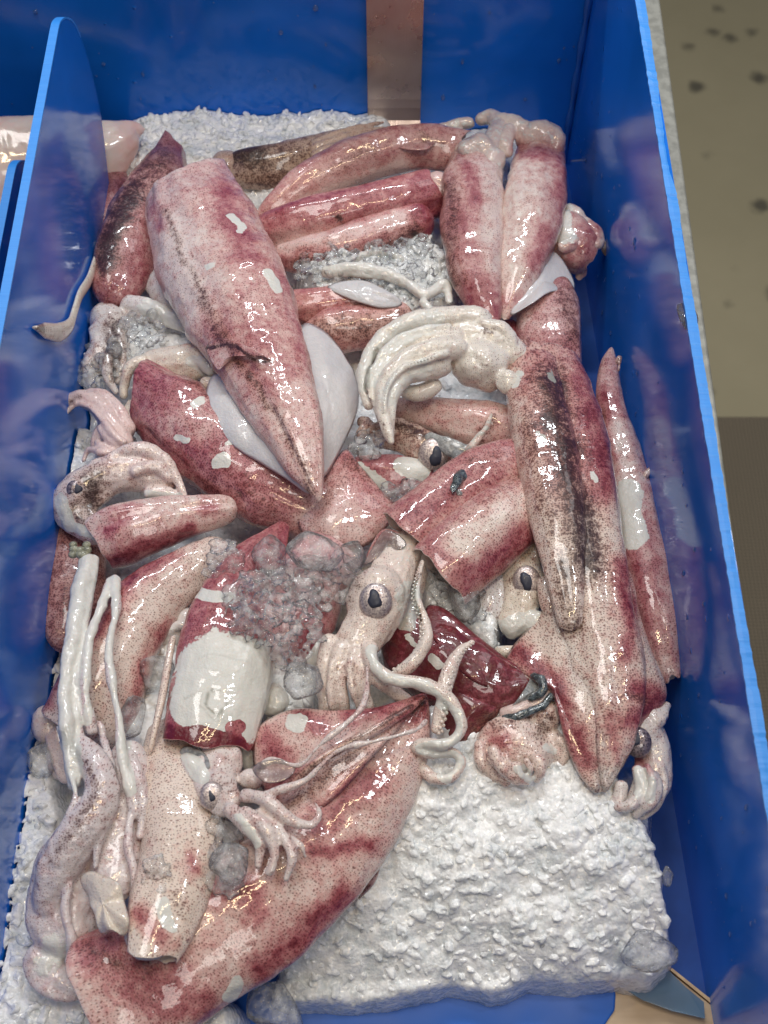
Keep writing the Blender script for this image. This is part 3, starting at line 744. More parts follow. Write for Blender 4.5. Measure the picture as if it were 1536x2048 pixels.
def stuff_ice(V1, F1, V2, F2, V4, F4, label=None):
    V = np.vstack([V1, V2, V4]); F = F1 + [tuple(i + len(V1) for i in q) for q in F2] + [tuple(i + len(V1) + len(V2) for i in q) for q in F4]
    o = mesh_object('crushed_ice', V, F, [M_ICE, M_GRAIN, M_CHIP], recalc=False, fmat=[0] * len(F1) + [1] * len(F2) + [2] * len(F4))
    o.data.polygons.foreach_set('use_smooth', [True] * (len(F1) + len(F2)) + [False] * len(F4))
    o['kind'] = 'stuff'
    if label: o['label'] = label; o['category'] = 'ice'
    return o
# the bed: one field over the whole bin, mounds raised where ice shows
st = 0.0010
gx = np.arange(-0.2065, 0.185, st); gy = np.arange(-0.34, 0.3715, st); X, Y = np.meshgrid(gx, gy)
Z = np.full(X.shape, -0.030)
def mound(poly, z, top, fall, zpix=None):
    global Z
    d = sdf(X, Y, px_poly(poly, top if zpix is None else zpix)); d = d + 0.004 * fbm(np.stack([X * 60, Y * 60, X * 0 + 3], -1), 3); t = np.clip((d + fall) / fall, 0, 1); t = np.sqrt(np.clip(1 - (1 - t) ** 2, 0, 1))
    dome = np.clip(d / 0.06, 0, 1) * 0.008
    Z = np.maximum(Z, (-0.075) * (1 - t) + (top * 0.01 + dome) * t)
rightgap = [(1110, 200), (1120, 330), (1140, 520), (1175, 700), (1215, 900), (1270, 1200), (1320, 1380), (1335, 1500), (1345, 1900), (1345, 2100), (1900, 2100), (1700, 200)]
dr = sdf(X, Y, px_poly(rightgap, -2)); Z = np.where(dr > -0.012, -0.030 - 0.045 * np.clip((dr + 0.012) / 0.012, 0, 1), Z)
front = [(-300, 1955), (250, 2048), (440, 2048), (560, 1975), (700, 1975), (1000, 1955), (1330, 1925), (1440, 1890), (1440, 3000), (-300, 3000)]
dfr = sdf(X, Y, px_poly(front, -4)); Z = np.where(dfr > -0.03, -0.075, Z)
HEAP = [(560, 1985, -3.2), (600, 1850, -1.5), (690, 1650, 0.5), (780, 1500, 0.9), (850, 1430, 0.9), (950, 1400, 0.9), (1100, 1440, 0.9), (1190, 1530, 0.9), (1245, 1600, 0.8), (1290, 1690, 0.4), (1315, 1780, -0.4), (1322, 1850, -1.4), (1325, 1915, -2.6), (1295, 1948, -3.2), (1240, 1946, -3.3), (1150, 1958, -3.4), (1060, 1950, -3.4), (980, 1972, -3.4), (900, 1960, -3.3), (820, 1978, -3.4), (740, 1985, -3.4), (650, 1998, -3.4)]
hd = sdf(X, Y, px_poly(HEAP, 0)) + 0.003 * fbm(np.stack([X * 60, Y * 60, X * 0 + 3], -1), 3)
yf = W(900, 1965, -3.4)[1]; q = np.clip((Y - yf) / 0.105, 0, 1); htop = -0.036 + 0.047 * (1 - (1 - q) ** 2) + 0.003 * fbm(np.stack([X * 22, Y * 22, X * 0 + 8], -1), 2)
t = np.clip((hd + 0.009) / 0.009, 0, 1); t = np.sqrt(np.clip(1 - (1 - t) ** 2, 0, 1)); Z = np.maximum(Z, -0.075 * (1 - t) + htop * t)
mound([(-80, 1480), (60, 1480), (95, 1560), (110, 1700), (90, 1860), (140, 1960), (260, 2040), (440, 2035), (420, 2120), (-80, 2120)], 0, -0.6, 0.012)
mound([(225, 330), (280, 250), (380, 238), (480, 243), (600, 243), (700, 240), (760, 255), (760, 300), (560, 400), (430, 420), (300, 400)], 0, -0.9, 0.02)
mound([(620, 520), (700, 470), (830, 470), (890, 520), (890, 600), (780, 640), (650, 600)], 0, 0.8, 0.015)
mound([(150, 640), (330, 620), (420, 700), (300, 780), (150, 760)], 0, 0.2, 0.015)
mound([(130, 860), (260, 880), (240, 960), (130, 960)], 0, -0.2, 0.01)
mound([(880, 1080), (990, 1130), (980, 1280), (870, 1220), (820, 1130)], 0, 1.4, 0.012)
mound([(230, 1420), (300, 1330), (350, 1250), (360, 1500), (300, 1560)], 0, 0.4, 0.012)
mound([(560, 1200), (640, 1180), (620, 1420), (540, 1440)], 0, 0.9, 0.012)
wx = X + 0.004 * fbm(np.stack([X * 110, Y * 110, X * 0 + 2], -1), 3); wy = Y + 0.004 * fbm(np.stack([X * 110, Y * 110, X * 0 + 12], -1), 3)
soft_relief = 0.0070 * chips_h(wx, wy, 0.027, 5, 1.1, 0.45) + 0.0032 * chips_h(wx, wy, 0.0115, 60, 1.6, 0.7) + 0.0012 * chips_h(wx, wy, 0.0042, 90, 1.8, 0.9) + 0.0008 * fbm(np.stack([X * 420, Y * 420, X * 0], -1), 2)
Z = Z + np.where(hd > -0.004, soft_relief, ice_relief(X, Y))
keep = (X < wallx(Y) - 0.001) & (Z > -0.072)
ny, nx = X.shape; idx = np.arange(nx * ny).reshape(ny, nx)
jit = 0.0003; V1 = np.stack([X + jit * vn(np.stack([X * 900, Y * 900, X * 0], -1)), Y + jit * vn(np.stack([X * 900, Y * 900, X * 0 + 5], -1)), Z], -1).reshape(-1, 3)
kf = keep[:-1, :-1] & keep[1:, :-1] & keep[:-1, 1:] & keep[1:, 1:]
ii, jj = np.nonzero(kf)
F1 = list(zip(idx[ii, jj].tolist(), idx[ii, jj + 1].tolist(), idx[ii + 1, jj + 1].tolist(), idx[ii + 1, jj].tolist()))
used = np.zeros(nx * ny, bool); used[np.array(F1).ravel()] = True; remap = np.cumsum(used) - 1
F1 = [tuple(q) for q in remap[np.array(F1)].tolist()]; V1 = V1[used]
def zat(x, y):
    i = int(round((y - gy[0]) / st)); j = int(round((x - gx[0]) / st))
    return Z[min(max(i, 0), ny - 1), min(max(j, 0), nx - 1)]
def chips_in(poly, z, n, lift=0.001):
    P = np.array(px_poly(poly, z)); lo, hi = P.min(0), P.max(0); out = []
    while len(out) < n:
        x, y = lo + (hi - lo) * rng.rand(2)
        if inpoly(np.array([x]), np.array([y]), px_cache(poly, z))[0]:
            q = zat(x, y)
            if q > -0.06 and x < wallx(y) - 0.003: out.append(np.array([x, y, q + (rng.rand() - .45) * lift]))
            elif rng.rand() < 0.02: n -= 1
    return out
_pc = {}
def px_cache(poly, z):
    k = (id(poly), z)
    if k not in _pc: _pc[k] = px_poly(poly, z)
    return _pc[k]
LEFTI = [(-60, 1480), (60, 1480), (95, 1560), (110, 1700), (90, 1860), (140, 1960), (300, 2060), (440, 2060), (420, 2120), (-80, 2120)]
TOPI = [(225, 340), (280, 245), (380, 238), (480, 240), (600, 240), (700, 240), (760, 255), (760, 300), (560, 400), (430, 420), (300, 400)]
BINP = [(150, 300), (1130, 300), (1340, 1500), (20, 1500)]
MIDI = [(620, 500), (700, 470), (850, 470), (890, 520), (890, 620), (760, 660), (600, 600)]
pts = chips_in(LEFTI, -0.5, 900, 0.003) + chips_in(TOPI, -1, 1300, 0.004) + chips_in(MIDI, 0.8, 500, 0.004) + chips_in(BINP, -1, 2200, 0.004)
def fused_ice(points, smin, smax, voxel, smooth=1, fz=1.0):
    V, F = scatter(points, smin, smax, fz); return fuse([(V, F, flatuv(V))], voxel, smooth, 0.5)
V2, F2, _ = fused_ice([q - np.array([0, 0, 0.0010]) for q in chips_in(HEAP, 1.5, 2400, 0.0012)], 0.0008, 0.0055, 0.0006, 0, 0.7)
V3, F3, _ = fused_ice(pts, 0.0012, 0.0046, 0.0009)
F2 = F2 + [tuple(i + len(V2) for i in q) for q in F3]; V2 = np.vstack([V2, V3])
V4, F4 = scatter([q + np.array([0, 0, 0.0002]) for q in chips_in(HEAP, 1.5, 60, 0.001)] + [q + np.array([0, 0, 0.0006]) for q in chips_in(LEFTI, -0.5, 20, 0.002)], 0.0003, 0.0019)
stuff_ice(V1, F1, V2, F2, V4, F4)
def ice_patch(poly, zc, hc, n, smin=0.0012, smax=0.0058):
    """a small heap of crushed ice lying on the squids: zc cm base, hc cm height"""
    pl = px_poly(poly, zc); A = np.array(pl); lo, hi = A.min(0), A.max(0)
    pts = []; c = A.mean(0)
    while len(pts) < n * 1.3:
        x, y = lo + (hi - lo) * rng.rand(2); d = sdf(np.array([x]), np.array([y]), pl)[0]
        if d > 0: pts.append(np.array([x, y, zc * 0.01 + hc * 0.01 * min(1, d / 0.012) * (0.2 + 0.8 * rng.rand()) + 0.004 * vn(np.array([[x * 150, y * 150, 3.3]]))[0]]))
    V, F, _ = fused_ice(pts, smin, smax, 0.0008, 3, 0.75)
    o = mesh_object('crushed_ice', V, F, M_CHIP, recalc=False); o['kind'] = 'stuff'
    return o
def chunk(u, v, z, ru, rv, rh, label, rot=0.0, seed=0.0):
    P, F, _ = blob_geo(u, v, z, ru, rv, rh, rot=rot, wob=0.0, n=48, m=30)
    c = P.mean(0); d = P - c; s = pxm(c) * (ru + rv) / 2
    k = 1 + 0.26 * vn(d / s * 1.1 + seed) + 0.10 * vn(d / s * 3.1 + seed) + 0.035 * fbm(d / s * 9 + seed, 2)
    # facet: clip against a few random planes
    r = np.random.RandomState(int(seed * 10) + 3)
    P = c + d * k[:, None]
    for q in range(7):
        nv = nrm(r.randn(3)); h = (P - c) @ nv; lim = 0.72 * s * (ru / max(ru, rv) if q % 2 else 1)
        P = P - np.outer(np.clip(h - lim, 0, 1) * 0.8, nv)
    o = mesh_object('ice_chunk', P, F, M_CHUNK)
    return tag(o, label, 'ice chunk', 'large clear ice chunks on the squids')

# ------------------------------------------------------------------ the squids, from the bottom of the heap upwards
CREAM = (0.83, 0.77, 0.66); WHITE = (0.80, 0.78, 0.75); TAN = (0.60, 0.46, 0.36)

# --- back left, standing against the divider
s = Squid()
s.mantle([(345, 300, 1.2, 30), (325, 350, 1.6, 52), (290, 420, 1.8, 62), (262, 490, 1.8, 66), (238, 560, 1.6, 56), (215, 615, 1.2, 40)], flat=0.75, start='open', rim=(40, 5), seed=1)
s.build('dark maroon squid leaning on the tall blue divider behind the big pale squid', (0.72, 0.0, 0, 0.5),
    strokes=[('d', 26, 1.0, [(300, 350), (245, 420), (205, 520)]), ('p', 30, 0.25, [(345, 400), (330, 470)]), ('d', 20, 0.6, [(335, 310), (300, 370)])])
s = Squid()
s.mantle([(215, 330, -0.4, 35), (228, 400, 0, 40), (215, 470, 0, 40), (200, 540, 0, 30)], flat=0.7, seed=2)
s.build('small reddish squid squeezed under the maroon one beside the end of the divider', (0.75, 0.3, 0, 0.6))
s = Squid()
s.body([(300, 545, 1.0, 30), (330, 580, 1.2, 34), (370, 620, 1.0, 30)], flat=0.6)
s.body([(240, 610, 1.6, 22), (290, 618, 1.8, 24), (350, 640, 1.8, 20), (400, 660, 1.5, 12)], flat=0.5)
s.body([(185, 640, 0.8, 32), (215, 650, 1.4, 42), (220, 700, 1.4, 40), (200, 750, 1.0, 34)], flat=0.8)
s.arm([(195, 690, 1.8, 14), (175, 740, 1.5, 13), (190, 780, 1.0, 8)]); s.arm([(220, 700, 2.2, 12), (215, 750, 2.0, 12), (235, 790, 1.4, 7)])
s.arm([(235, 650, 2.0, 12), (245, 710, 1.8, 12), (235, 770, 1.2, 8)])
s.build('squid head with brown blotches against the tall divider, partly under ice', soft=(0.1, 0.1, 0.0, 0.3), color=WHITE,
    strokes=[('d', 24, 0.85, [(232, 650), (222, 700)]), ('d', 12, 0.7, [(215, 730), (225, 760)]), ('b', 20, 0.8, [(290, 618), (400, 660)])])

# --- back row
s = Squid()
s.mantle([(450, 338, 0.6, 26), (500, 338, 0.9, 40), (580, 328, 1.0, 44), (650, 305, 0.8, 38), (710, 280, 0.4, 28)], flat=0.75, seed=4, start='round')
s.body([(420, 345, 0.8, 22), (450, 335, 1.0, 32), (480, 315, 1.0, 24)]); s.body([(400, 330, 0.6, 22), (430, 360, 0.8, 20)])
for k, (a, b) in enumerate(((262, 240), (272, 252), (285, 262), (296, 272))): s.arm([(620, a + 30, 1.9, 9), (660, a + 12, 2.2, 9), (710, a - 6, 1.9, 8), (770, b + 4, 1.0, 4)])
s.build('tan brown squid lying across the back ice with its arms under the steel strap', (0.12, 0.55, 0, 0.6), soft=(0.1, 0.28, 0, 0.45), color=(0.72, 0.56, 0.44),
    strokes=[('d', 18, 1.1, [(470, 312), (510, 312)], 'm'), ('d', 20, 0.05, [(410, 345), (440, 350)]), ('b', 20, 0.9, [(400, 330), (420, 350)])])
s = Squid()
s.mantle([(500, 452, 0.6, 6), (545, 420, 1.2, 26), (605, 375, 1.8, 40), (680, 335, 2.2, 46), (760, 305, 2.4, 47), (840, 292, 2.4, 44), (895, 298, 2.2, 42), (915, 300, 2.1, 40)], flat=0.7, end='open', seed=5, rim=(20, 180))
s.fin([(790, 292, 3.2), (830, 262, 3.0), (872, 250, 2.8), (880, 275, 3.0), (850, 300, 3.4)], thick=0.002)
s.body([(890, 300, 2.2, 30), (930, 312, 2.2, 24), (950, 330, 2.0, 16)])
s.build('rosy pink squid bent across the back just below the tan one', (0.48, 0.0, 0, 0.35), color=(0.84, 0.66, 0.60),
    strokes=[('d', 18, 0.5, [(640, 350), (740, 300)]), ('p', 14, 0.05, [(620, 405), (720, 360), (800, 335)]), ('d', 12, 0.55, [(840, 265), (880, 290)])])
s = Squid()
s.mantle([(505, 468, 0.9, 30), (560, 462, 1.5, 46), (640, 440, 2.0, 50), (740, 418, 2.2, 50), (820, 400, 2.2, 52), (862, 388, 2.0, 50)], flat=0.85, end='open', rim=(22, 20), seed=6, groove=[(60, 0.14, 22)])
s.mantle([(545, 512, 0.6, 22), (620, 512, 1.2, 40), (700, 492, 1.6, 45), (790, 458, 1.8, 44), (868, 436, 1.8, 34)], flat=0.8, seed=6.5)
s.body([(850, 375, 1.8, 26), (872, 375, 1.8, 32), (880, 400, 1.6, 26)])
s.build('wet magenta squid with a lengthwise fold, third from the back wall', (0.72, 0.0, 0, 0.45), color=(0.86, 0.66, 0.62),
    strokes=[('d', 20, 0.75, [(600, 530), (720, 520), (830, 470)]), ('p', 20, 0.95, [(820, 430), (870, 410), (860, 470)]), ('p', 18, 0.1, [(560, 490), (700, 470), (800, 440)]), ('b', 22, 0.0, [(870, 380)]), ('d', 9, 1.0, [(680, 440)])])
s = Squid()
s.mantle([(560, 612, 1.0, 28), (620, 612, 1.2, 38), (700, 605, 1.2, 38), (780, 615, 0.8, 34)], flat=0.8, seed=7)
s.fin([(655, 575, 2.4), (720, 560, 2.6), (790, 590, 2.4), (800, 612, 2.0), (740, 612, 2.4)], bare=True, thick=0.002, dome=0.003)
s.mantle([(600, 690, 0.4, 30), (660, 665, 0.8, 44), (740, 650, 0.9, 46), (830, 640, 0.8, 36)], flat=0.75, seed=7.7)
s.build('coral pink squid with a white fin, between the ice and the white arms', (0.6, 0.0, 0, 0.45), color=(0.86, 0.64, 0.58),
    strokes=[('d', 30, 0.6, [(640, 665), (740, 650), (820, 640)]), ('p', 30, 0.35, [(640, 665), (740, 650), (820, 640)])])
s = Squid()
s.body([(640, 545, 2.2, 10), (700, 540, 2.6, 16), (770, 548, 2.6, 15), (830, 575, 2.2, 8)], flat=0.5)
s.arm([(810, 560, 2.4, 9), (850, 590, 2.2, 12), (890, 570, 2.0, 12), (900, 610, 1.8, 8)]); s.arm([(840, 600, 2.2, 10), (870, 630, 2.0, 12), (905, 640, 1.8, 9)])
s.arm([(700, 520, 2.2, 7), (760, 505, 2.0, 9), (810, 520, 2.0, 7)])
s.build('scraps of white squid flesh lying on the crushed ice in the upper middle', soft=(0, 0.05, 0.6, 0.05), color=WHITE, strokes=[('d', 8, 0.8, [(700, 560), (780, 575)])])

# --- two upright mantles at the back right with curled heads above
s = Squid()
s.mantle([(950, 315, 2.6, 46), (948, 360, 2.8, 60), (945, 430, 3.0, 62), (948, 500, 3.0, 60), (958, 570, 2.8, 50), (975, 630, 2.4, 30), (985, 665, 2.2, 12)], flat=0.72, start='open', seed=8, rim=(8, 60))
s.blob(955, 300, 3.2, 44, 32, 34, wob=0.12); s.blob(985, 325, 3.0, 26, 30, 26); s.arm([(975, 300, 3.4, 22), (1000, 262, 3.2, 24), (985, 235, 2.8, 18), (950, 240, 2.4, 12)])
s.arm([(930, 262, 2.2, 12), (880, 270, 2.0, 10), (850, 290, 1.6, 8)]); s.arm([(950, 245, 2.0, 12), (900, 252, 1.8, 11), (860, 262, 1.5, 8)]); s.arm([(940, 285, 2.4, 11), (895, 300, 2.2, 9)])
s.build('brown and red blotched squid standing tail down beside the paler one, back right', (0.42, 0.1, 0, 0.4), color=(0.80, 0.68, 0.62), soft=(0.05, 0.04, 0.46, 0.08),
    strokes=[('p', 34, 0.85, [(905, 440), (940, 450), (950, 500)]), ('d', 22, 0.6, [(900, 380), (895, 480), (905, 560)]), ('p', 30, 0.05, [(985, 350), (985, 460), (985, 530)]), ('p', 34, 0.85, [(955, 580), (975, 620)]), ('p', 12, 0.8, [(940, 340), (950, 400)]), ('d', 12, 0.5, [(860, 285), (940, 262)], 's')])
s = Squid()
s.mantle([(1082, 300, 2.4, 46), (1075, 350, 2.8, 58), (1068, 410, 3.0, 64), (1055, 480, 3.0, 60), (1035, 550, 2.7, 44), (1018, 605, 2.3, 24), (1008, 640, 2.0, 8)], flat=0.7, start='open', seed=9, rim=(8, 60))
s.blob(1080, 275, 3.0, 48, 32, 34, wob=0.14); s.blob(1108, 290, 2.8, 24, 34, 28, wob=0.1); s.arm([(1060, 270, 3.4, 22), (1020, 250, 3.2, 24), (985, 242, 3.0, 18)]); s.arm([(1020, 250, 3.6, 16), (1010, 290, 3.4, 18), (1020, 315, 3.0, 10)])
s.build('cream coloured squid standing tail down in the back right corner', (0.16, 0.12, 0, 0.18), color=(0.88, 0.80, 0.72), soft=(0.10, 0.02, 0.42, 0.08),
    strokes=[('p', 22, 0.75, [(1125, 320), (1128, 420)]), ('p', 24, 0.7, [(1095, 470), (1070, 520)]), ('d', 14, 0.35, [(1060, 380), (1040, 470), (1030, 560)]), ('p', 16, 0.8, [(1040, 300), (1110, 310)]), ('p', 14, 0.6, [(1000, 600), (1030, 600)])])
s = Squid()
s.mantle([(1100, 440, 1.6, 34), (1130, 470, 1.8, 50), (1160, 500, 1.8, 50), (1185, 515, 1.6, 38)], flat=0.8, seed=10, end='open', rim=(0, 0))
s.body([(1120, 420, 1.8, 20), (1150, 440, 2.4, 24), (1155, 480, 2.8, 18), (1115, 500, 2.6, 12)], flat=0.6); s.body([(1150, 440, 2.4, 20), (1185, 470, 2.6, 22), (1190, 500, 2.4, 22)], flat=0.6)
s.body([(1200, 500, 1.8, 22), (1222, 490, 1.6, 14), (1218, 455, 1.4, 4)], flat=0.5); s.body([(1150, 540, 0.8, 24), (1175, 550, 0.6, 16)], flat=0.4)
s.build('curled pink and white squid scrap touching the right wall, with a dark pointed tip', (0.45, 0.05, 0, 0.2), soft=(0.1, 0.0, 0.25, 0.1), color=(0.84, 0.76, 0.68),
    strokes=[('d', 16, 0.9, [(1225, 470), (1215, 510)]), ('p', 16, 0.8, [(1160, 500), (1185, 460)]), ('p', 18, 0.6, [(1120, 520), (1180, 530)]), ('b', 20, 0.9, [(1130, 430), (1130, 470)])])
s = Squid()
s.mantle([(1075, 545, 0.8, 30), (1092, 600, 1.2, 60), (1100, 660, 1.4, 66), (1110, 720, 1.4, 56), (1120, 770, 1.0, 40)], flat=0.75, seed=11)
s.fin([(1020, 630, 2.4), (1050, 570, 2.7), (1090, 500, 2.5), (1125, 520, 2.0), (1150, 575, 1.8), (1100, 585, 3.0), (1060, 610, 3.1)], bare=True, thick=0.002, dome=0.002)
s.build('rose and purple squid with a white fin, above the dark end of the longest squid', (0.52, 0.1, 0, 0.6), color=(0.85, 0.70, 0.66),
    strokes=[('d', 24, 0.6, [(1140, 590), (1150, 680)]), ('p', 26, 0.9, [(1110, 700), (1090, 730)]), ('p', 30, 0.3, [(1050, 640), (1090, 640)])])
s = Squid()
s.mantle([(1010, 640, 0.4, 20), (1025, 700, 0.6, 34), (1060, 760, 0.4, 40)], flat=0.7, seed=12)
s.build('deep red sliver of squid in the gap left of the rose and purple one', (0.9, 0.2, 0, 0.7))

# --- slim squid along the right wall
s = Squid()
s.mantle([(1223, 694, 1.6, 3), (1218, 730, 1.6, 17), (1218, 790, 1.6, 27), (1232, 850, 1.6, 30), (1248, 920, 1.6, 36), (1265, 1000, 1.7, 44), (1284, 1090, 1.8, 48), (1302, 1180, 1.8, 46), (1320, 1260, 1.6, 38), (1336, 1330, 1.2, 26), (1344, 1352, 1.0, 20)], flat=0.8, start='round', end='open', seed=13, rim=(8, 0))
s.arm([(1278, 970, 2.0, 10), (1292, 950, 2.4, 9), (1308, 936, 2.6, 8), (1326, 945, 2.4, 6), (1342, 978, 2.0, 2)])
s.arm([(1232, 730, 1.8, 5), (1240, 712, 2.0, 5), (1237, 745, 1.8, 3)])
s.build('slim squid wedged along the blue side wall, white skinned patch at its middle', (0.42, 0.0, 0, 0.5), color=(0.85, 0.74, 0.70), soft=(0.3, 0.5, 0, 0.2),
    strokes=[('p', 20, 0.85, [(1205, 790), (1225, 900)]), ('b', 26, 1.1, [(1255, 985), (1262, 1040), (1268, 1075)]), ('p', 18, 0.8, [(1265, 1110), (1300, 1180), (1290, 1250)]), ('d', 10, 0.5, [(1205, 820), (1200, 870)]), ('p', 16, 0.05, [(1238, 860), (1250, 930)])])

# --- pale pink mantle and eye in the middle
s = Squid()
s.mantle([(770, 812, 1.2, 16), (810, 820, 1.4, 26), (880, 834, 1.7, 38), (950, 850, 1.8, 50), (1020, 872, 1.6, 56), (1060, 885, 1.4, 50)], flat=0.8, seed=14)
s.body([(860, 885, 1.6, 14), (900, 905, 1.8, 18), (950, 930, 1.6, 20), (1010, 930, 1.6, 18)], flat=0.4)
s.arm([(985, 825, 3.6, 4), (970, 860, 3.8, 7), (945, 890, 3.6, 8), (930, 905, 3.0, 7)]); s.arm([(925, 895, 3.0, 9), (960, 905, 3.0, 10), (1000, 905, 2.8, 9), (1040, 915, 2.4, 6)])
s.build('pale rose squid lying crosswise below the big white arms in the middle', (0.30, 0.04, 0, 0.42), soft=(0, 0, 0.5, 0.1), color=(0.86, 0.72, 0.66),
    strokes=[('p', 24, 0.5, [(1000, 860), (1010, 900)]), ('d', 10, 0.6, [(985, 825), (955, 880)])])
s = Squid()
s.body([(740, 870, 1.2, 26), (790, 870, 1.6, 34), (840, 890, 1.8, 36), (880, 915, 1.7, 26), (905, 925, 1.4, 14)], flat=0.75)
s.body([(790, 860, 2.0, 8), (820, 872, 2.5, 9), (850, 885, 2.4, 7)]); s.body([(715, 840, 1.2, 10), (735, 850, 1.6, 14), (715, 880, 1.4, 12)])
s.eye(866, 908, 2.35, 30, True, 0.5, 8, -6)
s.build('brown spotted squid head with a golden eye, under the tip of the curved white arms', soft=(0.25, 0.25, 0, 0.7), color=(0.82, 0.70, 0.60),
    strokes=[('d', 10, 0.8, [(780, 850), (840, 870), (870, 890)])])
s = Squid()
s.mantle([(690, 935, 1.0, 24), (740, 950, 1.4, 40), (800, 955, 1.4, 46), (870, 950, 1.2, 30)], flat=0.7, seed=15)
s.build('crimson squid with torn white patches, in the gap right of the big pale fin', (0.72, 0.0, 0, 0.5), color=(0.88, 0.72, 0.7),
    strokes=[('b', 18, 1.1, [(810, 925), (850, 940)]), ('b', 13, 1.1, [(745, 955), (765, 970)]), ('b', 10, 1.0, [(720, 935), (730, 945)])])

# --- left-hand cluster
s = Squid()
s.body([(270, 760, 1.4, 22), (300, 735, 1.9, 30), (350, 728, 2.2, 36), (400, 730, 2.2, 38), (425, 745, 2.0, 26)], flat=0.7)
s.arm([(300, 722, 2.6, 14), (265, 730, 2.6, 13), (250, 765, 2.0, 12), (245, 800, 1.4, 9)]); s.arm([(400, 770, 2.4, 16), (425, 772, 2.6, 15), (445, 785, 2.4, 8)])
s.body([(270, 800, 1.4, 16), (265, 830, 1.5, 22), (262, 850, 1.3, 16)], flat=0.7); s.arm([(380, 700, 2.8, 18), (410, 725, 2.8, 18), (430, 750, 2.6, 10)])
s.build('cream spotted squid head curling over the end of the maroon scarred squid', soft=(0.08, 0.04, 0.0, 0.32), color=CREAM,
    strokes=[('d', 12, 0.5, [(300, 760), (290, 790)]), ('b', 14, 0.9, [(390, 715), (420, 740)]), ('d', 8, 0.5, [(370, 750), (350, 790)])])
s = Squid()
s.body([(265, 880, 1.4, 30), (235, 860, 1.8, 32), (215, 880, 1.6, 36), (205, 915, 1.2, 30)], flat=0.75)
s.arm([(262, 900, 2.2, 22), (228, 862, 2.6, 24), (200, 815, 2.8, 22), (160, 796, 2.8, 17), (128, 812, 2.6, 14), (114, 850, 2.4, 11), (116, 890, 2.2, 7), (127, 928, 2.0, 2)], suck=0)
s.arm([(255, 905, 2.4, 12), (222, 880, 3.0, 11), (196, 850, 3.0, 9)]); s.arm([(250, 920, 2.2, 12), (215, 905, 2.8, 12), (190, 880, 2.6, 7)]); s.arm([(262, 870, 2.4, 14), (240, 825, 2.8, 14), (205, 790, 2.8, 11), (165, 785, 2.6, 7)])
s.arm([(230, 930, 1.8, 14), (195, 935, 1.9, 13), (180, 950, 1.6, 9)]); s.arm([(240, 900, 2.6, 9), (205, 905, 2.9, 9), (178, 900, 2.4, 7), (165, 925, 2.0, 4)]); s.arm([(255, 890, 3.0, 8), (228, 870, 3.3, 8), (205, 840, 3.3, 7), (180, 815, 3.2, 6), (150, 808, 3.0, 5), (130, 830, 2.8, 3)])
# the maroon mantle those arms belong to
s.mantle([(300, 800, 2.0, 66, .8), (345, 828, 2.4, 84, .75), (400, 872, 2.5, 86, .7), (470, 930, 2.4, 84, .7), (550, 985, 2.2, 74, .7), (630, 1022, 2.0, 62, .6), (700, 1045, 1.8, 50, .5), (760, 1060, 1.5, 30, .5)], start='open', seed=16, step=0.001, n=96, rim=(56, 165))
s.fin([(600, 1000, 2.4), (650, 950, 2.7), (690, 898, 2.5), (720, 930, 2.5), (760, 975, 2.5), (792, 1015, 2.2), (770, 1060, 2.2), (720, 1095, 2.2), (650, 1085, 2.6), (600, 1060, 2.5)], thick=0.004, dome=0.007, seed=3)
s.build('maroon speckled squid with oval white scars under the tip of the big pale squid', (0.74, 0.05, 0, 0.75), soft=(0.05, 0.03, 0.0, 0.12), color=(0.84, 0.68, 0.64),
    strokes=[('p', 34, 0.45, [(350, 840), (400, 820), (410, 850)], 'm'), ('b', 13, 1.2, [(432, 925), (448, 923)], 'm'), ('b', 6, 1.2, [(355, 868), (378, 878)], 'm'), ('b', 5, 1.0, [(455, 890), (470, 882)], 'm'), ('b', 9, 1.0, [(390, 805), (400, 800)], 'm'),
             ('p', 60, 0.42, [(660, 1010), (740, 1030)]), ('p', 40, 0.15, [(640, 1070), (700, 1060)]), ('d', 14, 0.5, [(650, 1010), (700, 920), (760, 970)]), ('d', 30, 0.35, [(420, 960), (540, 1010)], 'm'), ('d', 12, 0.45, [(360, 745), (410, 785)], 'm'),
             ('o', 60, 0.5, [(680, 1020), (740, 1040)]), ('d', 8, 0.6, [(160, 790), (118, 830), (120, 910)], 's'), ('b', 40, 0.35, [(215, 870), (250, 900)], 's')])
# --- big pale squid on top
s = Squid()
s.fin([(600, 655, 3.2), (640, 655, 3.0), (678, 692, 2.6), (706, 742, 2.4), (718, 800, 2.4), (700, 862, 2.6), (672, 918, 3.0), (650, 952, 3.6), (625, 960, 4.2), (590, 880, 4.4), (580, 760, 4.2)], bare=True, thick=0.003, dome=0.004, wav=0.002, seed=1)
s.fin([(430, 745, 4.0), (412, 775, 4.0), (412, 815, 4.0), (430, 860, 4.1), (470, 895, 4.2), (520, 925, 4.3), (575, 960, 4.4), (620, 985, 4.6), (600, 900, 4.8), (540, 820, 4.6), (480, 740, 4.4)], bare=True, thick=0.003, dome=0.003, wav=0.002, seed=2)
s.mantle([(377, 384, 3.6, 93, .7), (396, 430, 3.9, 106, .7), (428, 510, 4.2, 119, .66), (470, 600, 4.6, 116, .66), (512, 690, 4.9, 101, .66), (550, 780, 5.1, 82, .7), (585, 860, 5.2, 62, .75), (612, 930, 5.2, 38, .8), (632, 980, 5.1, 15, .9), (639, 1001, 5.0, 3, .9)], start='open', seed=17, step=0.001, n=110, wob=0.03, rim=(34, 172), groove=[(70, 0.05, 9)])
s.fin([(412, 700, 5.6), (432, 678, 6.2), (470, 682, 6.9), (520, 705, 7.4), (540, 722, 7.4), (500, 712, 7.2), (455, 715, 6.6), (435, 740, 5.8)], thick=0.001, wav=0.001)
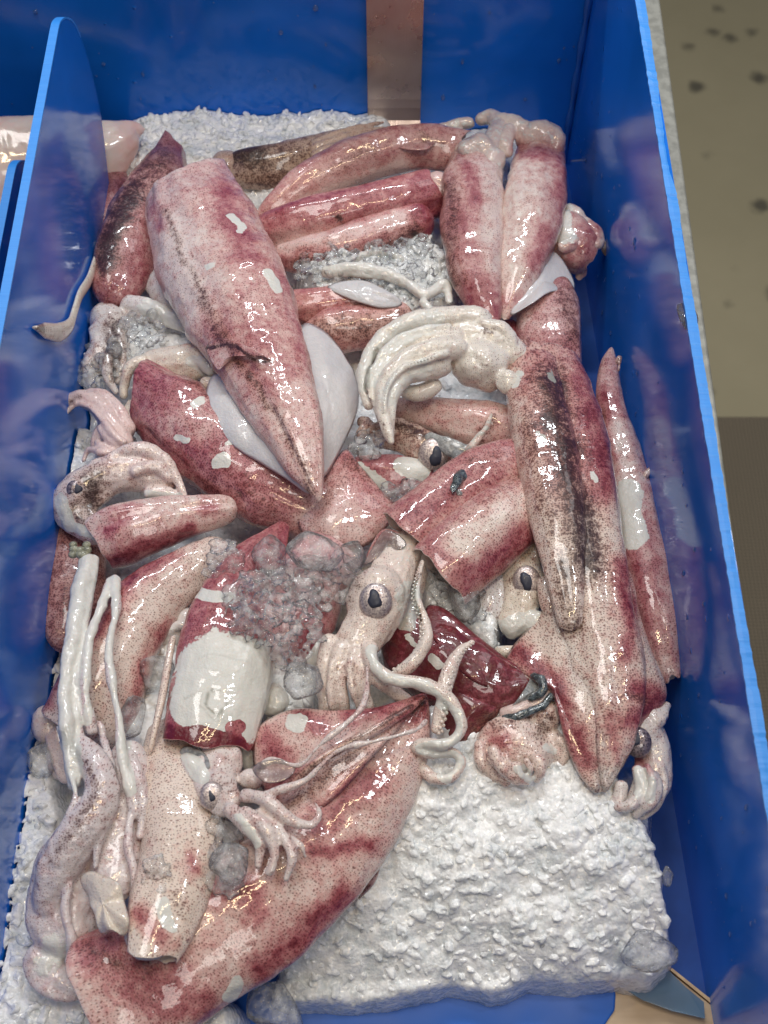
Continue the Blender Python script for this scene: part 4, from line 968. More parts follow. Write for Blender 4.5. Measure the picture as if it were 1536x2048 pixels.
s.build('big pale pink squid on top with two white fins and a brown back line', (0.30, 0.03, 0, 0.42), color=(0.87, 0.76, 0.70),
    strokes=[('p', 30, 0.78, [(450, 385), (465, 450), (500, 520)]), ('p', 22, 0.6, [(560, 560), (600, 700)]), ('d', 9, 0.62, [(335, 415), (360, 500), (400, 580), (430, 650)]), ('d', 13, 0.62, [(400, 600), (455, 690), (500, 760)]), ('d', 10, 0.62, [(505, 760), (560, 850), (600, 920), (625, 980)]),
             ('p', 18, 0.72, [(420, 640), (470, 700), (510, 760)]), ('p', 30, 0.6, [(510, 660), (560, 740)]), ('p', 34, 0.0, [(350, 470), (370, 580)]), ('b', 7, 1.2, [(468, 435), (482, 448), (478, 460)]), ('b', 7, 1.2, [(530, 545), (548, 568), (556, 585)]), ('b', 5, 1.0, [(415, 535), (430, 530)]), ('d', 4, 1.0, [(420, 690), (470, 690), (520, 715), (545, 725)]), ('p', 20, 0.5, [(310, 420), (320, 450)])])

# --- left: head with dark eye, and its rose mantle
s = Squid()
s.mantle([(208, 1082, 2.4, 58), (250, 1066, 2.8, 60), (310, 1048, 3.0, 52), (380, 1030, 3.0, 40), (440, 1020, 2.8, 30), (475, 1018, 2.4, 22)], flat=0.8, start='open', rim=(10, 200), seed=18, groove=[(120, 0.16, 14)])
s.body([(215, 1070, 2.2, 30), (175, 1050, 2.2, 34), (145, 1015, 2.4, 44), (165, 985, 2.8, 46), (210, 955, 3.0, 42), (260, 945, 3.0, 40), (310, 955, 2.8, 34), (345, 985, 2.4, 20)], flat=0.75)
s.arm([(210, 925, 3.6, 14), (270, 900, 3.9, 16), (320, 912, 3.8, 15), (350, 950, 3.4, 12), (368, 990, 3.0, 6), (374, 1012, 2.8, 3)])
s.arm([(260, 945, 3.9, 12), (310, 935, 3.8, 12), (345, 965, 3.2, 8)]); s.arm([(285, 985, 3.0, 13), (330, 985, 3.0, 14), (365, 1000, 2.6, 10)])
s.blob(150, 1030, 2.2, 36, 44, 30, rot=30)
s.eye(152, 982, 3.5, 20, False, 0.5, 0, 4)
s.build('rose squid with its dark-eyed spotted head folded back against the tall divider', (0.22, 0.0, 0, 0.42), soft=(0.10, 0.22, 0, 0.5), color=(0.87, 0.76, 0.70),
    strokes=[('p', 17, 0.95, [(220, 1120), (300, 1095), (380, 1060)], 'm'), ('p', 14, 0.8, [(215, 1060), (260, 1030)], 'm'), ('p', 12, 0.7, [(400, 1010), (430, 1010)], 'm'), ('d', 20, 0.9, [(185, 960), (190, 1010)], 's'), ('d', 14, 0.8, [(150, 1020), (165, 1030)], 's'), ('b', 12, 0.9, [(120, 1000), (140, 1050), (190, 1065)], 's'), ('d', 16, 0.0, [(280, 900), (350, 950)], 's'), ('b', 10, 0.9, [(300, 985), (360, 998)], 's')])
s = Squid()
s.mantle([(170, 1010, -0.2, 40), (155, 1090, 0.0, 58), (150, 1180, 0.2, 62), (140, 1260, 0.2, 52), (130, 1310, 0, 36)], flat=0.6, seed=19)
s.build('dark brown speckled squid low against the divider behind the white tentacles', (0.55, 0.42, 0, 0.8), color=(0.78, 0.62, 0.55))
s = Squid()
s.mantle([(455, 1085, 1.6, 30), (420, 1120, 1.9, 46), (360, 1155, 2.1, 56), (300, 1205, 2.2, 66), (250, 1275, 2.2, 76), (215, 1350, 2.0, 84), (180, 1420, 1.6, 86), (150, 1460, 1.2, 78)], flat=0.7, end='open', seed=20, rim=(10, 90), wob=0.03)
s.blob(95, 1450, 0.8, 32, 36, 28); s.blob(120, 1510, 0.4, 26, 50, 26); s.body([(110, 1450, 1.2, 22), (130, 1520, 0.8, 26), (140, 1570, 0.4, 20)])
s.build('long curved beige squid with fine dots under the long white tentacles', (0.06, 0.0, 0, 0.66), soft=(0.0, 0, 0.3, 0.12), color=(0.86, 0.74, 0.66),
    strokes=[('p', 18, 0.8, [(345, 1100), (250, 1180), (170, 1290), (90, 1400)], 'm'), ('d', 16, 0.6, [(120, 1340), (70, 1410)], 'm'), ('p', 16, 0.7, [(335, 1250), (290, 1320), (255, 1430)], 'm')])
s = Squid()
s.mantle([(460, 1150, 0.4, 30), (430, 1240, 0.6, 34), (380, 1290, 0.4, 30)], flat=0.7, seed=21)
s.blob(372, 1240, 1.2, 34, 26, 24, wob=0.15); s.blob(345, 1275, 1.0, 28, 26, 22, wob=0.1); s.arm([(330, 1270, 1.6, 8), (360, 1250, 1.8, 9), (390, 1260, 1.6, 7)]); s.blob(400, 1190, 1.6, 26, 12, 12, rot=-20)
s.build('small bluish white squid head between curved beige and skinned squids', (0.3, 0, 0, 0.3), soft=(0.02, 0.0, 0.4, 0.1), color=WHITE)

# --- long squid at the right, with the head and cream arms at its open end
s = Squid()
s.mantle([(1085, 735, 3.2, 72, .72), (1100, 790, 3.4, 84, .72), (1122, 870, 3.6, 88, .72), (1140, 960, 3.7, 88, .7), (1158, 1050, 3.7, 84, .7), (1172, 1140, 3.6, 82, .7), (1186, 1230, 3.4, 84, .66), (1202, 1320, 3.2, 86, .62), (1210, 1400, 3.0, 80, .6), (1212, 1470, 2.8, 62, .6), (1205, 1540, 2.5, 34, .7), (1198, 1585, 2.3, 8, .8)], start='open', seed=22, step=0.0012, n=96, wob=0.025, rim=(50, 48), groove=[(62, 0.09, 14), (110, 0.04, 12)])
s.fin([(1250, 1130, 3.0), (1275, 1210, 2.8), (1300, 1290, 2.6), (1325, 1350, 2.4), (1335, 1390, 2.3), (1322, 1420, 2.3), (1285, 1450, 2.6), (1262, 1490, 2.6), (1235, 1550, 2.6), (1205, 1580, 2.6), (1190, 1450, 3.6), (1195, 1250, 3.9)], thick=0.005, dome=0.006, seed=5)
s.fin([(1110, 1190, 3.0), (1070, 1240, 2.4), (1020, 1300, 2.2), (1015, 1330, 2.1), (1060, 1365, 2.2), (1100, 1390, 2.4), (1120, 1440, 2.5), (1135, 1500, 2.5), (1165, 1560, 2.5), (1200, 1580, 2.5), (1210, 1450, 3.5), (1190, 1280, 3.7)], thick=0.005, dome=0.006, seed=6)
s.mantle([(1066, 742, 3.9, 54), (1080, 830, 4.5, 64), (1100, 940, 4.8, 64), (1118, 1050, 4.9, 55), (1130, 1140, 4.8, 42), (1138, 1210, 4.6, 31), (1143, 1262, 4.3, 22)], flat=0.75, n=36, seed=33, wob=0.03, start='open', rim=(40, 60))
s.mantle([(1092, 1150, 3.2, 18), (1098, 1200, 3.2, 22), (1108, 1240, 3.0, 14)], flat=0.6, n=20)
s.build('longest squid, dark at its open end and pale at the arrow-shaped tail', (0.06, 0.0, 0, 0.85), color=(0.84, 0.73, 0.64),
    strokes=[('p', 60, 0.66, [(1085, 740), (1110, 830), (1130, 930)]), ('p', 34, 0.85, [(1170, 760), (1195, 860), (1205, 970)]), ('d', 15, 0.85, [(1132, 1130), (1142, 1250)]), ('d', 36, 0.90, [(1098, 760), (1120, 860), (1140, 960), (1165, 1050), (1180, 1130)]), ('d', 24, 0.55, [(1060, 840), (1085, 960), (1100, 1060)]), ('d', 12, 0.66, [(1128, 1160), (1138, 1200), (1142, 1250)]),
             ('p', 16, 0.85, [(1245, 1130), (1262, 1260), (1250, 1310)]), ('p', 20, 0.9, [(1270, 1380), (1320, 1395), (1260, 1450)]), ('p', 20, 0.9, [(1035, 1310), (1110, 1370), (1130, 1440), (1170, 1520)]), ('p', 16, 0.75, [(1225, 1440), (1235, 1500)]), ('d', 10, 0.5, [(1250, 1390), (1290, 1400)]), ('b', 5, 1.0, [(1078, 865), (1088, 880)]), ('b', 6, 0.8, [(1100, 742), (1104, 760)]), ('b', 7, 0.7, [(1190, 945), (1196, 955)]), ('b', 10, 0.7, [(1025, 770), (1035, 750)])])
s = Squid()
s.blob(962, 728, 4.4, 62, 54, 48, rot=-20, wob=0.10, seed=3); s.body([(880, 690, 4.2, 40), (930, 680, 4.6, 44), (985, 690, 4.6, 44), (1030, 715, 4.2, 34), (1055, 740, 3.8, 24)], flat=0.8)
s.arm([(985, 645, 5.2, 22), (930, 634, 5.5, 24), (860, 640, 5.6, 22), (800, 655, 5.5, 20), (752, 690, 5.2, 17), (730, 735, 5.0, 15), (728, 780, 4.8, 13), (742, 820, 4.6, 9)])
s.arm([(930, 675, 5.2, 20), (860, 678, 5.6, 20), (805, 690, 5.6, 19), (765, 735, 5.4, 17), (752, 780, 5.2, 15), (762, 830, 5.0, 12), (778, 862, 4.8, 8)])
s.arm([(935, 695, 5.4, 24), (870, 700, 5.9, 24), (820, 715, 5.9, 21), (778, 755, 5.7, 19), (765, 800, 5.4, 17), (772, 850, 5.2, 13), (784, 890, 5.0, 6)], suck=0)
s.arm([(900, 722, 5.0, 24), (850, 738, 5.3, 25), (808, 752, 5.4, 22), (782, 790, 5.3, 18), (780, 840, 5.0, 12), (784, 875, 4.8, 6)])
s.arm([(905, 655, 5.9, 9), (850, 660, 6.1, 9), (800, 676, 6.0, 8), (760, 715, 5.8, 7), (744, 760, 5.5, 6), (748, 805, 5.2, 4)]); s.arm([(900, 705, 6.1, 8), (850, 722, 6.3, 8), (805, 738, 6.2, 7), (776, 775, 6.0, 6), (768, 830, 5.6, 4)], suck=0.7); s.arm([(745, 730, 5.7, 5), (736, 760, 5.6, 5), (740, 800, 5.4, 4)]); s.arm([(880, 765, 4.0, 16), (840, 785, 4.0, 18), (800, 785, 3.8, 14)])
s.arm([(950, 650, 5.5, 14), (1000, 655, 5.6, 16), (1020, 680, 5.2, 16), (1025, 705, 4.8, 12)]); s.body([(1000, 740, 5.0, 20), (1015, 765, 4.6, 26), (1020, 790, 4.2, 16)], flat=.6)
s.build('cream white squid head with a thick bunch of arms sweeping round to a point', soft=(0.0, 0.0, 0.16, 0.20), color=(0.87, 0.84, 0.75), group='squids heaped in the blue bin',
    strokes=[('b', 30, 0.6, [(860, 640), (760, 690), (735, 760)]), ('b', 24, 0.55, [(850, 735), (785, 790)]), ('d', 4, 0.9, [(752, 700), (738, 740), (736, 790)]), ('d', 9, 0.30, [(900, 672), (840, 678), (790, 712), (765, 770)]), ('d', 7, 0.30, [(915, 715), (850, 722), (800, 745)]), ('d', 10, 0.75, [(965, 650), (985, 660)]), ('o', 30, 0.5, [(960, 730), (990, 760)]), ('d', 7, 0.5, [(760, 850), (783, 900)])])

# --- folded magenta squid, its yellow neck, head and arms
s = Squid()
s.mantle([(1085, 925, 2.8, 50, .7), (1040, 935, 3.2, 60, .75), (975, 958, 3.5, 66, .75), (905, 1002, 3.6, 68, .75), (845, 1050, 3.6, 70, .78), (822, 1072, 3.5, 72, .8)], end='open', seed=23, rim=(10, 60), lining=1.2, wob=0.02)
s.mantle([(1085, 990, 2.8, 50, .7), (1055, 1010, 3.3, 62, .72), (1000, 1048, 3.8, 74, .72), (945, 1092, 3.9, 80, .72), (900, 1132, 3.8, 80, .72), (882, 1150, 3.7, 78, .72)], end='open', seed=24, rim=(14, 110), lining=1.0, wob=0.02)
s.fin([(765, 1060, 3.8), (800, 1065, 4.2), (812, 1085, 4.2), (780, 1110, 3.8), (735, 1125, 3.2), (738, 1100, 3.4)], thick=0.001)
s.body([(835, 1070, 3.4, 34), (805, 1110, 3.6, 38), (785, 1150, 3.7, 46), (768, 1195, 3.8, 56), (745, 1240, 3.7, 52), (715, 1285, 3.5, 46), (695, 1320, 3.3, 44)], flat=0.8)
s.body([(835, 1120, 3.0, 22), (822, 1180, 2.8, 28), (815, 1240, 2.6, 26), (830, 1280, 2.4, 16)], flat=0.7)
s.blob(752, 1200, 4.1, 58, 70, 42, rot=-15, wob=0.03)
s.arm([(668, 1270, 3.5, 24), (652, 1320, 3.5, 20), (650, 1380, 3.0, 16), (655, 1440, 2.2, 12)]); s.arm([(690, 1280, 3.9, 22), (676, 1330, 3.9, 19), (680, 1385, 3.3, 16), (692, 1445, 2.2, 11)])
s.arm([(680, 1300, 4.2, 9), (664, 1340, 4.1, 9), (662, 1400, 3.4, 7), (668, 1430, 2.6, 4)]); s.arm([(705, 1300, 4.3, 9), (700, 1350, 4.2, 9), (712, 1400, 3.6, 7), (720, 1430, 2.6, 4)])
s.arm([(712, 1290, 3.9, 21), (714, 1340, 3.9, 20), (728, 1390, 3.3, 16), (748, 1440, 2.2, 10)]); s.arm([(728, 1310, 3.8, 18), (750, 1350, 3.9, 20), (790, 1385, 3.2, 15), (840, 1420, 2.2, 10)])
s.arm([(738, 1285, 4.2, 17), (745, 1325, 4.5, 16), (780, 1357, 4.6, 14), (835, 1366, 4.6, 13), (885, 1388, 4.5, 14), (916, 1425, 4.3, 14), (918, 1465, 4.0, 13), (888, 1488, 3.8, 12), (845, 1486, 3.6, 10), (830, 1496, 3.4, 9), (860, 1508, 3.3, 10), (905, 1505, 3.2, 10), (922, 1525, 3.0, 11), (902, 1555, 2.8, 12), (868, 1557, 2.7, 12), (845, 1535, 2.6, 10), (842, 1512, 2.6, 6)])
s.arm([(785, 1352, 3.8, 13), (825, 1325, 4.2, 14), (850, 1285, 4.4, 14), (848, 1240, 4.6, 12), (832, 1200, 4.8, 10), (836, 1160, 4.8, 8), (846, 1118, 4.6, 4)], suck=-0.9)
s.arm([(950, 1280, 4.4, 6), (922, 1300, 4.5, 10), (900, 1340, 4.5, 14), (888, 1385, 4.4, 15), (880, 1430, 3.9, 15), (872, 1470, 3.6, 12)], suck=-0.9)
s.eye(752, 1203, 4.95, 34, True, 0.42, -3, 4)
s.build('magenta squid folded double, its head with a large golden eye below', (0.5, 0.0, 0, 0.6), soft=(0.03, 0.03, 0, 0.34), color=(0.88, 0.79, 0.71), voxel=0.0008,
    strokes=[('p', 50, 0.78, [(1040, 925), (950, 960), (850, 1040)], 'm'), ('d', 18, 0.4, [(1040, 910), (940, 930)], 'm'), ('p', 38, 0.08, [(1060, 990), (1000, 1040), (920, 1090)], 'm'), ('p', 26, 0.85, [(1040, 1080), (960, 1150), (900, 1180)], 'm'), ('p', 20, 0.7, [(865, 1100), (880, 1130)], 'm'), ('d', 4, 0.5, [(1050, 945), (950, 1010), (890, 1070)], 'm'),
             ('b', 16, 0.42, [(820, 1090), (805, 1120)], 's'), ('o', 22, 0.02, [(820, 1080), (800, 1125)], 's'), ('b', 13, 0.9, [(740, 1300), (760, 1350), (850, 1370), (915, 1430), (910, 1480), (840, 1495), (915, 1515), (890, 1555)], 's'), ('b', 24, 0.6, [(822, 1180), (815, 1240)], 's'), ('d', 16, 0.6, [(708, 1190), (725, 1165)], 's'), ('d', 4, 0.8, [(835, 1150), (828, 1200), (848, 1250)], 's'), ('o', 30, 0.55, [(660, 1330), (720, 1380)], 's'), ('d', 5, 0.4, [(672, 1310), (668, 1390)], 's'), ('d', 5, 0.4, [(700, 1320), (710, 1390)], 's')])
s = Squid()
s.body([(1030, 1085, 1.6, 30), (1038, 1125, 1.9, 38), (1048, 1170, 2.1, 44), (1042, 1215, 2.0, 38), (1025, 1245, 1.8, 34), (1000, 1262, 1.7, 34)], flat=0.8)
s.body([(1040, 1240, 1.9, 26), (1075, 1245, 2.2, 26), (1105, 1240, 2.4, 14)], flat=0.6); s.body([(1050, 1260, 1.6, 22), (1075, 1275, 1.8, 18), (1060, 1290, 1.6, 12)], flat=0.6)
s.arm([(1035, 1085, 2.4, 12), (1062, 1088, 2.6, 13), (1072, 1120, 2.4, 12), (1070, 1150, 2.2, 8)]); s.arm([(985, 1300, 1.4, 12), (1020, 1305, 1.6, 14), (1060, 1290, 1.6, 8)])
s.eye(1053, 1163, 2.92, 29, True, 0.5, 2, 0)
s.build('small spotted squid head with a dull purple eye and cream flaps', soft=(0.04, 0.05, 0.0, 0.5), color=CREAM,
    strokes=[('b', 28, 0.9, [(1000, 1262), (1060, 1250), (1100, 1240)]), ('o', 28, 0.05, [(1000, 1262), (1060, 1250), (1100, 1240)]), ('d', 20, 0.5, [(1030, 1165), (1050, 1195)])])
s = Squid()
s.mantle([(905, 1110, 0.8, 34), (950, 1160, 1.2, 56), (975, 1215, 1.2, 56), (985, 1260, 1.0, 40)], flat=0.7, seed=25)
s.build('white dotted squid flank showing under the folded magenta squid and behind the small head', (0.02, 0.02, 0, 0.6), color=(0.85, 0.84, 0.83))
s = Squid()
s.mantle([(770, 1265, 1.0, 50, .7), (820, 1290, 1.4, 72, .7), (880, 1330, 1.7, 84, .7), (940, 1365, 1.9, 78, .7), (1000, 1382, 1.9, 60, .7), (1058, 1380, 1.8, 42, .7)], seed=26, step=0.001, n=90, end='open', rim=(12, 60), wob=0.05)
s.fin([(850, 1225, 2.6), (880, 1212, 2.6), (960, 1275, 2.8), (1050, 1345, 2.6), (1060, 1370, 2.4), (960, 1370, 3.2), (880, 1300, 3.2)], thick=0.003, dome=0.003)
s.fin([(900, 1380, 2.6), (960, 1400, 2.8), (1000, 1420, 2.2), (975, 1450, 1.8), (930, 1490, 1.6), (900, 1480, 1.8), (880, 1420, 2.2)], thick=0.003, dome=0.003)
s.body([(1040, 1370, 2.2, 26), (1075, 1355, 2.4, 24), (1098, 1345, 2.2, 14)], flat=0.6); s.arm([(1000, 1430, 2.2, 12), (1050, 1415, 2.6, 15), (1090, 1395, 2.6, 12), (1105, 1360, 2.4, 8)])
s.build('darkest wine red squid with torn grey membrane at one end, under the white looping tentacle', (1.05, 0.25, 0, 0.5), soft=(0.0, 0.35, 0.2, 0.1), color=(0.8, 0.66, 0.62),
    strokes=[('b', 9, 1.0, [(860, 1320), (875, 1335)], 'm'), ('b', 6, 0.9, [(820, 1270), (830, 1290)], 'm'), ('d', 16, 0.7, [(940, 1480), (1000, 1430)], 'm')])
s = Squid()
s.blob(1028, 1500, 1.6, 76, 66, 52, rot=-10, wob=0.06, seed=5); s.blob(1090, 1440, 1.8, 34, 42, 34, rot=-30); s.blob(1105, 1495, 1.4, 34, 42, 30)
s.arm([(985, 1490, 3.2, 12), (1000, 1530, 3.2, 13), (1030, 1556, 2.8, 12), (1065, 1560, 2.4, 12)]); s.arm([(1030, 1520, 3.2, 12), (1038, 1548, 3.0, 11), (1060, 1566, 2.4, 10)]); s.arm([(1070, 1505, 3.0, 14), (1082, 1540, 2.8, 13), (1068, 1566, 2.2, 10)])
s.arm([(960, 1480, 2.4, 10), (962, 1520, 2.4, 12), (985, 1550, 2.0, 10), (1020, 1568, 1.8, 8)]); s.arm([(1010, 1500, 3.4, 7), (1018, 1530, 3.3, 7), (1040, 1548, 2.9, 5)]); s.arm([(1050, 1515, 3.3, 7), (1060, 1540, 3.0, 6), (1056, 1560, 2.6, 4)]); s.arm([(1110, 1470, 2.4, 12), (1132, 1500, 2.0, 12), (1120, 1535, 1.6, 9)])
s.build('plump spotted squid head with short folded arms resting on the edge of the white ice', soft=(0.10, 0.05, 0, 0.62), color=(0.88, 0.76, 0.68),
    strokes=[('p', 16, 0.7, [(985, 1470), (1010, 1480)]), ('d', 18, 0.7, [(1095, 1440), (1085, 1465)]), ('d', 14, 0.5, [(990, 1450), (1030, 1445)]), ('b', 12, 0.7, [(1045, 1540), (1060, 1555)]), ('b', 16, 0.6, [(1105, 1495)])])
s = Squid()
s.blob(1290, 1470, 1.6, 44, 54, 40, rot=20, wob=0.06); s.body([(1285, 1440, 1.6, 30), (1305, 1500, 1.6, 38), (1305, 1560, 1.4, 38), (1280, 1610, 1.2, 34), (1240, 1625, 1.0, 26)], flat=0.8)
s.arm([(1292, 1525, 3.0, 7), (1305, 1560, 3.0, 7), (1300, 1590, 2.8, 6), (1275, 1612, 2.4, 4)]); s.arm([(1322, 1530, 2.2, 9), (1328, 1570, 2.0, 9), (1315, 1610, 1.8, 8), (1285, 1640, 1.4, 6)]); s.arm([(1275, 1530, 2.6, 12), (1282, 1575, 2.6, 12), (1262, 1610, 2.4, 11), (1225, 1615, 2.0, 8)]); s.arm([(1300, 1540, 2.8, 13), (1312, 1580, 2.6, 14), (1298, 1610, 2.4, 12), (1265, 1635, 1.8, 8)]); s.arm([(1245, 1560, 2.2, 14), (1235, 1600, 1.8, 14), (1215, 1605, 1.6, 10)])
s.arm([(1285, 1420, 2.4, 14), (1318, 1432, 2.4, 18), (1338, 1405, 2.0, 8)])
s.eye(1277, 1485, 2.7, 27, False, 0.55, -8, 8)
s.blob(1314, 1440, 2.5, 22, 20, 16)
s.build('squid head with curled arms jammed between arrow-shaped tail and side wall', soft=(0.06, 0.10, 0.05, 0.35), color=(0.84, 0.80, 0.76),
    strokes=[('b', 10, 0.9, [(1275, 1540), (1282, 1590)]), ('b', 9, 0.9, [(1300, 1560), (1305, 1600)]), ('p', 12, 0.7, [(1265, 1520), (1285, 1530)])])

# --- skinned squid in the lower middle, and the squid above it
s = Squid()
s.mantle([(572, 1045, 2.6, 10), (545, 1085, 2.8, 34), (505, 1140, 3.0, 58), (470, 1210, 3.2, 78), (452, 1290, 3.4, 92), (440, 1370, 3.4, 98), (425, 1440, 3.3, 94), (415, 1480, 3.2, 88)], flat=0.55, end='open', seed=27, step=0.001, n=96, rim=(24, 60), wob=0.05, lining=0.6)
s.build('half skinned squid showing white flesh with a ring mark, red skin along its rim', (0.74, 0.05, 0, 0.55), color=(0.84, 0.66, 0.62),
    strokes=[('b', 92, 1.25, [(455, 1370), (445, 1400)]), ('b', 30, 1.2, [(400, 1330), (380, 1420)]), ('b', 30, 1.2, [(510, 1320), (500, 1440)]), ('b', 22, 0.0, [(330, 1470), (400, 1478), (470, 1490)]), ('p', 24, 1.1, [(330, 1470), (400, 1478), (470, 1490)]), ('b', 14, 0.0, [(465, 1455), (480, 1450)]), ('b', 10, 1.0, [(380, 1185), (460, 1195)]), ('d', 2.6, 0.9, [(433 + 22 * math.cos(k * .5), 1405 + 24 * math.sin(k * .5)) for k in range(11)]), ('d', 3, 0.5, [(370, 1390), (400, 1385), (395, 1410), (420, 1440), (470, 1430)]), ('d', 3, 0.4, [(400, 1320), (440, 1310), (500, 1325)]), ('d', 6, 0.35, [(345, 1440), (400, 1455), (470, 1440)])])
s = Squid()
s.body([(455, 1480, 3.0, 46), (440, 1520, 3.4, 44), (430, 1560, 3.8, 46), (448, 1595, 4.4, 40), (480, 1610, 4.6, 34)], flat=0.7); s.blob(500, 1560, 3.6, 26, 24, 20); s.body([(370, 1500, 3.4, 18), (385, 1530, 3.8, 24), (410, 1560, 4.2, 20)], flat=0.6)
s.arm([(480, 1590, 5.0, 14), (530, 1600, 5.4, 15), (580, 1640, 5.4, 13), (620, 1650, 5.2, 10), (638, 1628, 5.0, 8), (628, 1600, 4.8, 4)]); s.arm([(450, 1610, 5.0, 16), (495, 1650, 5.2, 17), (520, 1690, 5.0, 14), (515, 1740, 4.6, 8)])
s.arm([(480, 1620, 5.2, 14), (530, 1655, 5.4, 15), (548, 1710, 5.2, 12), (535, 1755, 4.8, 8)]); s.arm([(510, 1620, 5.0, 12), (560, 1665, 5.2, 13), (585, 1710, 5.2, 12), (570, 1765, 4.8, 6)]); s.arm([(560, 1660, 5.0, 8), (600, 1690, 5.0, 8), (612, 1720, 4.6, 4)])
s.arm([(500, 1598, 5.2, 9), (560, 1580, 5.6, 9), (610, 1560, 5.8, 7), (680, 1500, 6.4, 6), (760, 1480, 6.6, 6), (830, 1460, 6.2, 6), (855, 1440, 5.6, 6)]); s.arm([(510, 1545, 4.4, 6), (545, 1520, 5.0, 6), (600, 1530, 5.2, 5), (640, 1490, 5.8, 5), (700, 1440, 6.0, 5), (730, 1400, 5.6, 5), (735, 1330, 4.8, 4)])
s.eye(424, 1592, 4.75, 26, True, 0.45, -8, 0)
s.build('squid head with small eye and tangled thin arms below the skinned squid', soft=(0.10, 0.14, 0.05, 0.38), color=(0.84, 0.77, 0.73), voxel=0.0008,
    strokes=[('b', 20, 0.9, [(370, 1500), (400, 1550)]), ('b', 10, 0.7, [(480, 1640), (520, 1690)]), ('d', 14, 0.5, [(420, 1570), (460, 1580)])])
s = Squid()
s.mantle([(330, 1440, 1.8, 30, .7), (335, 1490, 2.4, 44, .7), (348, 1560, 3.0, 66, .7), (360, 1640, 3.4, 76, .7), (362, 1720, 3.6, 80, .65), (345, 1790, 3.9, 78, .6), (325, 1850, 4.2, 68, .55), (308, 1905, 4.4, 52, .5)], end='open', seed=28, rim=(20, 60), wob=0.05, lining=0.7)
s.mantle([(350, 1270, 3.6, 3, 1), (343, 1290, 3.7, 7, 1), (325, 1390, 4.0, 8, 1), (305, 1480, 3.8, 6, 1), (298, 1510, 3.4, 3, 1)], n=10, wob=0.02)
s.fin([(250, 1870, 4.2), (290, 1860, 4.8), (325, 1875, 4.8), (322, 1915, 4.5), (280, 1920, 4.2), (262, 1905, 4.2)], thick=0.0012, bare=True)
s.build('beige dotted squid standing between the skinned squid and the ribbon tentacles', (0.02, 0.0, 0, 0.62), color=(0.87, 0.76, 0.66),
    strokes=[('p', 14, 0.7, [(380, 1710), (385, 1740)]), ('p', 20, 0.6, [(290, 1850), (320, 1890)]), ('d', 14, 0.5, [(350, 1790), (370, 1830)]), ('b', 18, 0.8, [(325, 1810), (335, 1850)]), ('p', 12, 0.8, [(275, 1830), (300, 1870)])])
# --- big squid across the bottom
s = Squid()
s.mantle([(852, 1388, 3.0, 5, .7), (830, 1425, 2.9, 36, .6), (790, 1495, 2.6, 74, .55), (735, 1575, 2.4, 98, .52), (675, 1655, 2.3, 112, .52), (600, 1740, 2.2, 122, .52), (510, 1815, 2.1, 128, .52), (420, 1875, 2.0, 130, .52), (335, 1938, 1.9, 132, .52), (255, 1985, 1.8, 134, .5), (205, 2008, 1.8, 134, .48)], end='open', seed=29, step=0.0012, n=96, wob=0.02, rim=(30, 60), lining=0.7)
s.fin([(848, 1390, 3.6), (760, 1412, 3.6), (680, 1420, 3.4), (600, 1416, 3.2), (545, 1432, 3.0), (512, 1460, 2.8), (505, 1510, 2.7), (515, 1560, 2.6), (560, 1620, 2.8), (640, 1620, 3.8), (740, 1520, 4.4), (820, 1430, 4.0)], thick=0.004, dome=0.004, seed=9)
s.mantle([(852, 1392, 4.0, 4, .5), (800, 1430, 4.6, 9, .5), (720, 1475, 5.0, 10, .5), (640, 1520, 5.0, 10, .5), (560, 1590, 4.4, 8, .5)], n=12, wob=0.03)
s.build('widest squid, pink with dark dots, lying diagonally across the front of the heap', (0.12, 0.0, 0, 0.55), color=(0.87, 0.73, 0.66),
    strokes=[('p', 30, 0.85, [(640, 1640), (690, 1590), (740, 1560)]), ('d', 16, 0.55, [(560, 1640), (640, 1560), (720, 1500)]), ('p', 30, 0.8, [(430, 1790), (500, 1780), (520, 1820)]), ('p', 46, 0.85, [(190, 1900), (260, 1920), (330, 1960)]), ('d', 18, 0.5, [(170, 1900), (230, 1930)]), ('p', 24, 0.85, [(690, 1790), (610, 1870), (520, 1935)]), ('p', 34, 0.75, [(270, 2000), (400, 2010)]),
             ('p', 14, 0.85, [(620, 1700), (740, 1690)]), ('p', 22, 0.8, [(820, 1430), (840, 1400)]), ('p', 22, 0.9, [(700, 1420), (780, 1410)]), ('p', 22, 0.75, [(540, 1480), (580, 1540), (540, 1580)]), ('p', 16, 0.7, [(600, 1440), (650, 1460)]), ('b', 13, 1.0, [(585, 1445), (600, 1448)]), ('b', 12, 1.0, [(472, 1960), (458, 1985)]), ('d', 7, 0.7, [(850, 1395), (760, 1450), (640, 1520), (580, 1570)])])
s = Squid()
s.mantle([(700, 1770, 0.4, 30), (722, 1740, 0.8, 34), (735, 1700, 0.8, 26)], flat=0.6, seed=30, start='open')
s.build('small grey and plum squid end poking out between the widest squid and the white ice', (0.5, 0.5, 0, 0.3), color=(0.7, 0.62, 0.58), strokes=[('b', 12, 0.8, [(725, 1715)])])
s = Squid()
s.mantle([(690, 1075, 1.2, 50), (650, 1120, 1.8, 66), (610, 1190, 2.2, 76), (580, 1260, 2.2, 74), (560, 1330, 1.8, 56)], flat=0.7, seed=41)
s.build('pale pink squid seen through the clear crushed ice in the centre', (0.42, 0.0, 0, 0.4), color=(0.92, 0.76, 0.74), strokes=[('p', 22, 0.8, [(640, 1230), (600, 1310)])])
s = Squid()
s.body([(560, 1370, 1.6, 26), (545, 1400, 1.8, 34), (530, 1430, 1.6, 26)], flat=0.5); s.body([(600, 1290, 1.8, 16), (630, 1300, 2.2, 26), (640, 1340, 2.0, 22)], flat=0.5); s.blob(505, 1510, 1.6, 30, 40, 26)
